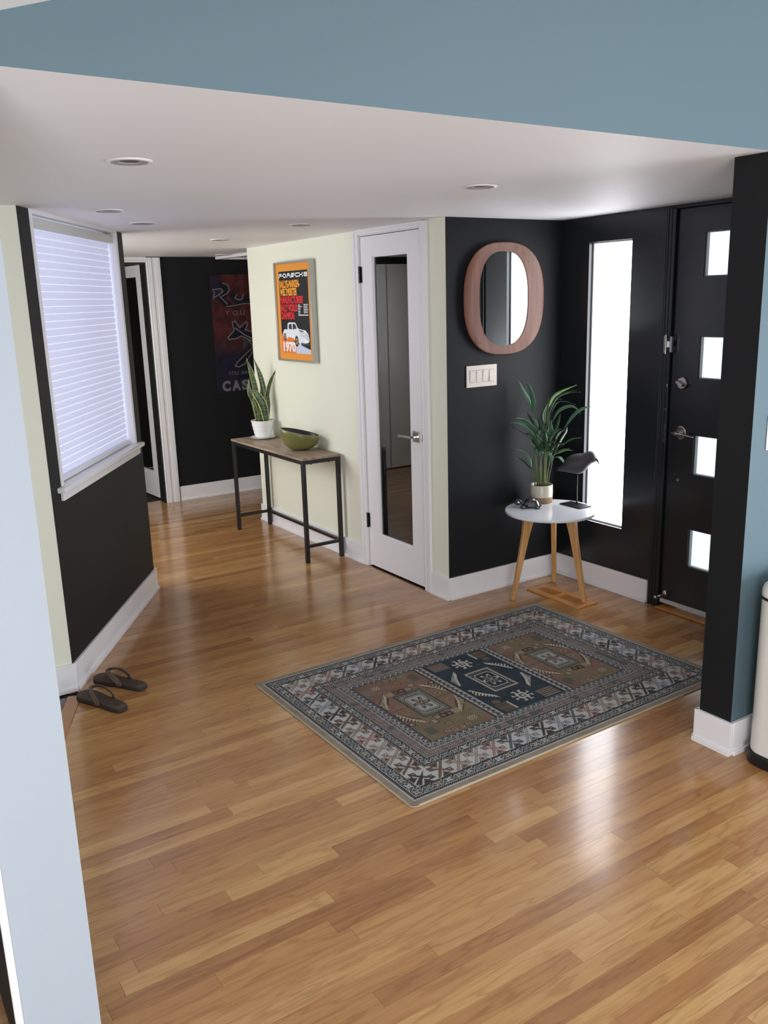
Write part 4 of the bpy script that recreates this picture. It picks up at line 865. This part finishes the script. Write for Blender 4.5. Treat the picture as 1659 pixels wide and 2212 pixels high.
# ------------------------------------------------------------------ palm in a two-tone pot
pc = Vector((3.412, 3.590, ztop)); PA = empty('potted_palm', pc, 'small parlour palm with arching green leaves in a cream and tan pot', 'potted plant')
bm = bmesh.new(); mi = []
prof = [(0, 0), (.058, 0), (.0625, .003), (.064, .012), (.0645, .035), (.0645, .037), (.0655, .060), (.0645, .095), (.0645, .104), (.0625, .106), (.0595, .104), (.0585, .085), (0, .085)]
lathe(bm, prof, 56, mi=[1, 1, 1, 1, 1, 0, 0, 0, 0, 0, 0, 0]); finish('pot', bm, [mat('cream_crackle_glaze', (196, 190, 170), .25, bump=.5, bscale=180, coat=.3), mat('raw_clay', (140, 112, 86), .8)], PA, smooth=True)
bm = bmesh.new(); lathe(bm, [(0, .092), (.03, .093), (.0588, .088), (.0588, .08)], 28)
for v in bm.verts: v.co.z += random.uniform(-.002, .002)
finish('soil', bm, MATS['potting_soil'], PA, smooth=True)
PG = mat('palm_leaf_green', (40, 72, 38), .32, var=.35, vscale=40); PG2 = mat('palm_leaf_light', (78, 114, 48), .32, var=.3, vscale=40); PG3 = mat('palm_leaf_bluegreen', (70, 110, 82), .28); PST = mat('palm_stem', (98, 116, 56), .45, var=.4, vscale=30)  # blue-green leaves lightened, pale highlights put into their colour
vd = Vector((pc.x, pc.y, 0)).normalized(); sd = Vector((vd.y, -vd.x, 0))
def P_(x, y, off): return at(1040+x/5.53, 780+y/5.53, pc, off)-pc
LV = [([(620,620),(570,470),(500,340),(437,222)],40,-.02,2),([(620,612),(622,500),(590,350),(530,232)],62,-.03,2),([(800,560),(860,430),(960,360),(1140,285)],46,.03,1),([(800,600),(880,440),(1000,380),(1135,345)],16,.02,0),
 ([(810,620),(900,450),(1050,380),(1190,370)],14,-.01,0),([(820,600),(890,470),(970,455)],12,.03,0),([(830,620),(900,500),(1000,485),(1125,520)],16,-.02,0),([(850,720),(920,600),(1020,545),(1110,550),(1195,635)],38,-.05,2),
 ([(980,820),(1060,690),(1150,600),(1240,555),(1330,540)],44,-.04,2),([(860,900),(910,740),(945,620)],44,0,0),([(770,780),(770,600),(800,430)],70,.03,1),([(750,760),(740,640),(790,500)],54,.0,0),([(700,900),(690,780),(690,670)],44,.02,0),
 ([(620,880),(560,790),(460,740),(335,735)],40,-.02,2),([(620,800),(560,730),(470,690),(385,680)],36,.01,2),([(640,760),(600,700),(540,610)],34,.03,0),([(620,930),(520,870),(400,800),(250,710)],14,.0,0),([(500,880),(560,870),(630,930)],34,-.04,0),
 ([(900,1040),(960,930),(1010,850),(1025,785)],44,-.03,0),([(880,940),(930,860),(1000,820)],30,.0,0),([(920,1040),(1000,970),(1100,925),(1195,915)],28,.02,0),([(860,1000),(940,980),(995,1000)],16,-.04,0),
 ([(870,1120),(960,1080),(1030,1062),(1095,1070)],18,.0,1),([(870,1110),(960,1060),(1055,1040)],14,.02,1),([(870,1150),(930,1150),(975,1200),(985,1250)],34,-.05,2),([(760,1080),(820,1120),(850,1240)],42,-.06,2),
 ([(740,1060),(700,1090),(690,1125)],24,-.06,2),([(600,1280),(570,1170),(520,1080),(375,1045)],28,-.02,2),([(600,1290),(520,1200),(420,1140)],36,.0,0),([(600,1270),(590,1180),(545,1100)],46,.01,0),([(770,1060),(765,970),(735,925)],64,-.06,0),
 ([(760,980),(690,920),(650,870)],22,-.05,2),([(850,900),(830,800),(830,715)],54,-.01,2),([(640,860),(690,830),(685,880)],42,-.05,2),([(640,850),(570,780),(495,700)],34,-.03,2),([(660,900),(620,820),(560,780)],40,-.04,2),
 ([(740,900),(730,800),(752,735)],34,-.04,2),([(800,1000),(830,900),(900,800)],36,-.02,0),([(840,940),(880,860),(960,800)],20,-.03,2),([(640,1000),(600,920),(560,900)],50,.0,0),([(780,1080),(800,980),(880,980)],26,-.04,0),
 ([(700,1040),(640,960),(630,930)],40,-.02,0),([(760,880),(800,760),(870,690)],40,.0,0),([(700,1120),(720,1020),(715,950)],46,-.03,0),([(830,1120),(850,1040),(900,980)],30,-.02,0),([(680,800),(650,730),(590,670)],40,.02,2),([(810,1000),(850,960),(895,985)],20,-.05,2),([(660,1100),(640,1040),(700,1110)],22,-.05,2)]
for q_ in range(26):
    x0, y0 = random.uniform(640, 830), random.uniform(820, 1150); a_ = random.uniform(-1.25, 1.25); l_ = random.uniform(120, 230)
    LV.append(([(x0, y0), (x0+math.sin(a_)*l_*.5, y0-math.cos(a_)*l_*.5), (x0+math.sin(a_*1.25)*l_, y0-math.cos(a_*1.25)*l_*.92)], random.uniform(18, 42), random.uniform(-.06, .03), random.choice((0, 0, 2))))
for i, (pp, wpx, off, mi_) in enumerate(LV):
    n_ = len(pp); pts = [P_(x, y, off*(.5+.7*k/(n_-1))) for k, (x, y) in enumerate(pp)]
    wall_lim = YM-.012-pc.y; wl2 = XD-.02-pc.x
    for p in pts: p.y = min(p.y, wall_lim); p.x = min(p.x, wl2)
    a_ = random.uniform(-.7, .7); sdd = (sd*math.cos(a_)+vd*math.sin(a_)); T = (pts[-1]-pts[0]).normalized(); sdd = sdd-T*sdd.dot(T)
    if sdd.length < .2: sdd = Vector((0, 0, 1))
    bm = bmesh.new(); leaf_strip(bm, pts, wpx/5.53*4.95/FPX*1.08, sdd.normalized(), 14, fold=.16, edge_mi=None, prof=lambda t: max(.03, min(1, (t+.03)/.3)**.7*(1 if t < .4 else 1-((t-.4)/.6)**1.7)))
    finish_leaf('leaf', bm, [(PG, PG2, PG3)[mi_]], PA, .0006)
STM = [([(640,1480),(640,1240),(645,1000)],9),([(665,1480),(650,1200),(620,900)],7),([(700,1480),(705,1150),(690,860)],8),([(735,1480),(750,1200),(770,800)],8),([(760,1480),(770,1150),(850,860)],8),([(772,1475),(800,1280),(905,1040)],6),([(785,1455),(840,1230),(872,1120)],5),([(650,1480),(625,1380),(600,1280)],6),
 ([(720,1480),(700,1100),(640,800),(620,600)],6),([(745,1480),(760,1100),(800,800),(815,600)],7),([(770,1470),(830,1100),(900,930),(985,815)],5),([(690,1480),(690,1300),(740,1060)],8),([(755,1470),(775,1200),(800,1000)],8),([(675,1480),(660,1200),(640,930),(560,850)],6)]
for i, (pp, wpx) in enumerate(STM):
    off = random.uniform(-.03, .03); pts = [P_(x, y, off) for x, y in pp]; pts[0].z = .082
    c_ = math.hypot(pts[0].x, pts[0].y)
    if c_ > .045: pts[0].x *= .045/c_; pts[0].y *= .045/c_
    pts = spline(pts, 12)
    for p in pts: p.y = min(p.y, YM-.012-pc.y)
    bm = bmesh.new(); tube(bm, pts, [wpx/5.53*4.95/FPX*1.0*(1-.6*k/11) for k in range(12)], 7); finish('stem', bm, PST, PA, smooth=True)
bm = bmesh.new(); tube(bm, [(-.012, -.02, .085), (-.006, -.02, .125), (.0, -.018, .128), (.008, -.016, .088)], .0018, 6); finish('sheath', bm, mat('dry_sheath', (112, 66, 48), .8), PA)

# ------------------------------------------------------------------ bird on a stand
B0 = Vector((3.508, 3.404, ztop)); BI = empty('bird_sculpture', B0, 'dark carved bird on a thin rod and black base, on the side table', 'sculpture')
MB_ = frame((0, 0, 0), (1, 0, 0), (0, 1, 0))
finish('base', boxes(((-.058, -.080, 0), (.034, .078, .007))), BLKMET, BI, bevel=.0015)
bm = bmesh.new(); tube(bm, [(0, 0, .006), (0, 0, .185)], .0028, 12); finish('rod', bm, mat('rod_steel', (74, 74, 76), .3, metal=.9), BI, smooth=True)
bm = bmesh.new(); tube(bm, [(0, 0, .006), (0, 0, .052)], .0042, 12); finish('rod_sleeve', bm, BLKMET, BI, smooth=True)
bd = Vector((.70, -.714, 0)); bsd = Vector((.714, .70, 0))
SEC = [(-.112, .203, .004, .006), (-.098, .205, .012, .010), (-.080, .211, .018, .016), (-.067, .226, .026, .034), (-.045, .236, .034, .048), (-.015, .240, .040, .057), (.015, .239, .041, .058), (.038, .243, .038, .056), (.054, .258, .033, .050), (.068, .271, .030, .042), (.082, .277, .026, .036), (.094, .273, .019, .027), (.102, .266, .011, .016), (.106, .262, .004, .006)]
bm = bmesh.new(); rg = []
for s_, z, wx, hz in SEC:
    c = bd*(s_-.005)+Vector((0, 0, z)); rg.append([bm.verts.new(c+bsd*wx*math.cos(2*math.pi*k/20)+Vector((0, 0, hz))*math.sin(2*math.pi*k/20)*(1 if math.sin(2*math.pi*k/20) > 0 else 1.02)) for k in range(20)])
for a, b in zip(rg, rg[1:]):
    for k in range(20): bm.faces.new((a[k], a[(k+1) % 20], b[(k+1) % 20], b[k]))
bm.faces.new(rg[0][::-1]); bm.faces.new(rg[-1]); WD = mat('charred_wood', (48, 46, 48), .6, bump=.5, bscale=120)
o = finish('body', bm, WD, BI, smooth=True); md = o.modifiers.new('ss', 'SUBSURF'); md.levels = md.render_levels = 1
bm = bmesh.new(); c0 = bd*.092+Vector((0, 0, .270)); tube(bm, [c0, c0+bd*.014+Vector((0, 0, -.012)), c0+bd*.026+Vector((0, 0, -.037))], [.012, .008, .0015], 12, flat=.8); finish('beak', bm, WD, BI, smooth=True)
bm = bmesh.new(); c1 = bd*-.085+Vector((0, 0, .214)); prism(bm, [(-.02, -.012), (.03, -.018), (.03, .018), (-.02, .012)], -.004, .005, M=Matrix(((bd.x, bsd.x, 0, c1.x), (bd.y, bsd.y, 0, c1.y), (0, 0, 1, c1.z)) + ((0, 0, 0, 1),)) if False else Matrix(((bd.x, bsd.x, 0, c1.x), (bd.y, bsd.y, 0, c1.y), (.1, 0, 1, c1.z), (0, 0, 0, 1)))); finish('tail', bm, WD, BI, bevel=.003)

# ------------------------------------------------------------------ dark figurine lying by the pot
F0 = Vector((3.262, 3.545, ztop)); FI = empty('turtle_figurine', F0, 'small shiny dark turtle figurine on the white side table', 'figurine', rotz=math.radians(-52))
FM = mat('dark_polished_stone', (46, 50, 52), .16, spec=.7, coat=.5)
bm = bmesh.new(); seg = 14; rg = []
for r, z in ((.93, .008), (1, .014), (.97, .022), (.86, .034), (.66, .045), (.38, .053), (.0, .056)):
    if r == 0: rg.append([bm.verts.new((.022, 0, z))])
    else: rg.append([bm.verts.new((.022+.046*r*math.cos(2*math.pi*k/seg)*random.uniform(.96, 1.04), .036*r*math.sin(2*math.pi*k/seg)*random.uniform(.96, 1.04), z)) for k in range(seg)])
for a, b in zip(rg, rg[1:]):
    for k in range(seg): bm.faces.new((a[k], a[(k+1) % seg], b[0]) if len(b) == 1 else (a[k], a[(k+1) % seg], b[(k+1) % seg], b[k]))
bm.faces.new(rg[0][::-1]); finish('shell', bm, FM, FI)
bm = bmesh.new(); bmesh.ops.create_icosphere(bm, subdivisions=2, radius=1)
for v in bm.verts: v.co = Vector((v.co.x*.024-.052, v.co.y*.020, v.co.z*.020+.028))*1; v.co *= random.uniform(.97, 1.03)
tube(bm, [(-.016, 0, .022), (-.046, 0, .024)], .011, 10); finish('head', bm, FM, FI)
for fx, fy in ((-.016, .034), (-.016, -.034), (.062, .026), (.062, -.026)):
    bm = bmesh.new(); bmesh.ops.create_icosphere(bm, subdivisions=2, radius=1)
    for v in bm.verts: v.co = Vector((v.co.x*.019+fx, v.co.y*.012+fy, max(0.0002, v.co.z*.010+.009)))
    finish('flipper', bm, FM, FI)

# ------------------------------------------------------------------ sandals
SOLE = mat('sandal_leather', (66, 50, 42), .6, bump=.4, bscale=150); STR = mat('sandal_strap', (92, 76, 62), .6, bump=.3, bscale=200); SOLEB = mat('sandal_side', (44, 36, 32), .7)
def outline(sgn):
    pts = [(-.145, 0, .0), (-.140, .020, 0), (-.120, .032, 0), (-.07, .036, 0), (-.01, .036, 0), (.05, .044, 0), (.09, .050, 0), (.120, .046, 0), (.142, .028, 0), (.150, .006, 0), (.146, -.014, 0), (.130, -.030, 0), (.10, -.040, 0), (.05, -.040, 0), (0, -.032, 0), (-.06, -.032, 0), (-.12, -.030, 0), (-.140, -.018, 0)]
    P = spline(pts+[pts[0]], 49)[:-1]; return [(p.x, p.y*sgn) for p in P]
def sandal(loc, ang, sgn, label, lift=0):
    t = empty('sandal', loc, label, 'sandal', 'brown flip-flops on the floor', rotz=ang); bm = bmesh.new(); ol = outline(sgn)
    if sgn < 0: ol = ol[::-1]
    prism(bm, ol, .0005, .017); finish('midsole', bm, SOLEB, t, bevel=.003)
    bm = bmesh.new(); inn = [(x*.975, y*.94) for x, y in ol]; N = len(inn)
    top = [bm.verts.new((x, y, .0215)) for x, y in inn]; low = [bm.verts.new((x, y, .0172)) for x, y in inn]; mid = [bm.verts.new((x*.7, y*.6, .0195)) for x, y in inn]; cc = bm.verts.new((0, 0, .0185))
    for i in range(N):
        j = (i+1) % N; bm.faces.new((low[i], low[j], top[j], top[i])); bm.faces.new((top[i], top[j], mid[j], mid[i])); bm.faces.new((mid[i], mid[j], cc))
    finish('footbed', bm, SOLE, t, smooth=True)
    pk = Vector((.078, .004*sgn, .052))
    for ys, e in ((.043, -.020), (-.037, -.028)):
        pts = [(e, ys*sgn, .012), (e+.008, ys*1.02*sgn, .034), (.025, ys*.82*sgn, .058), (.058, ys*.35*sgn, .062), pk]
        P = spline(pts, 16); bm = bmesh.new(); rows = []
        for k, p in enumerate(P):
            T = (P[min(k+1, 15)]-P[max(k-1, 0)]).normalized(); up = Vector((0, ys*sgn, .02)).normalized(); up = (up-T*up.dot(T)).normalized(); S = T.cross(up); wd = .0135-.006*k/15
            rows.append([bm.verts.new(p+S*a*wd+up*b*.0018) for a, b in ((-1, -1), (1, -1), (1, 1), (-1, 1))])
        for a, b in zip(rows, rows[1:]):
            for k in range(4): bm.faces.new((a[k], a[(k+1) % 4], b[(k+1) % 4], b[k]))
        bm.faces.new(rows[0][::-1]); bm.faces.new(rows[-1]); finish('strap', bm, STR, t, smooth=False, bevel=.0008)
    bm = bmesh.new(); tube(bm, [(.080, .004*sgn, .018), (.080, .004*sgn, .054)], .0035, 10); finish('toe_post', bm, STR, t, smooth=True)
    return t
sandal((.842, 3.578, .003), math.atan2(3.714-3.445, .800-.905), 1, 'worn brown leather flip-flop lying nearer the camera')
sandal((.962, 3.728, .0005), math.atan2(3.85-3.603, .885-1.035), -1, 'worn brown leather flip-flop lying closer to the baseboard')

# ------------------------------------------------------------------ step bin
TB = empty('trash_can', (2.618, 1.42, 0), 'tall white step trash can with black base beside blue wall', 'trash can')
BINW = mat('bin_white_enamel', (224, 222, 216), .35, coat=.2); bw_, bd_ = .40, .285
bm = bmesh.new(); prism(bm, rrect(.0, .0, bw_, bd_, .07, 10), .0005, .045); finish('base', bm, mat('bin_black_plastic', (20, 20, 22), .5), TB, bevel=.006)
bm = bmesh.new(); prism(bm, rrect(.008, .008, bw_-.008, bd_-.008, .066, 10), .0455, .622); finish('body', bm, BINW, TB, bevel=.003)
bm = bmesh.new(); prism(bm, rrect(.005, .005, bw_-.005, bd_-.005, .068, 10), .6225, .631); finish('seal', bm, MATS['bin_black_plastic'], TB, bevel=.002)
bm = bmesh.new(); lay_ = [(.008, .6315), (.008, .652), (.013, .670), (.026, .684), (.05, .692)]; rg = []
for ins, z in lay_: rg.append([bm.verts.new((x, y, z)) for x, y in rrect(ins, ins, bw_-ins, bd_-ins, max(.03, .066-ins*.5), 10)])
for a, b in zip(rg, rg[1:]):
    for k in range(len(a)): bm.faces.new((a[k], a[(k+1) % len(a)], b[(k+1) % len(a)], b[k]))
bm.faces.new(rg[0][::-1]); bm.faces.new(rg[-1]); finish('lid', bm, BINW, TB, smooth=False, bevel=.002)
finish('pedal', boxes(((.15, -.03, .012), (.25, .004, .022))), MATS['bin_black_plastic'], TB, bevel=.003)
# outlet plate at the right edge of the view
pl = empty('outlet_plate', (2.700, 1.747, 1.127), 'white wall plate at the right picture edge on blue wall', 'wall plate')
finish('plate', boxes(((0, -.006, 0), (.075, -.0005, .118))), WHITE, pl, bevel=.002)
finish('rocker', boxes(((.022, -.009, .026), (.053, -.0058, .092))), WHITE, pl, bevel=.002)
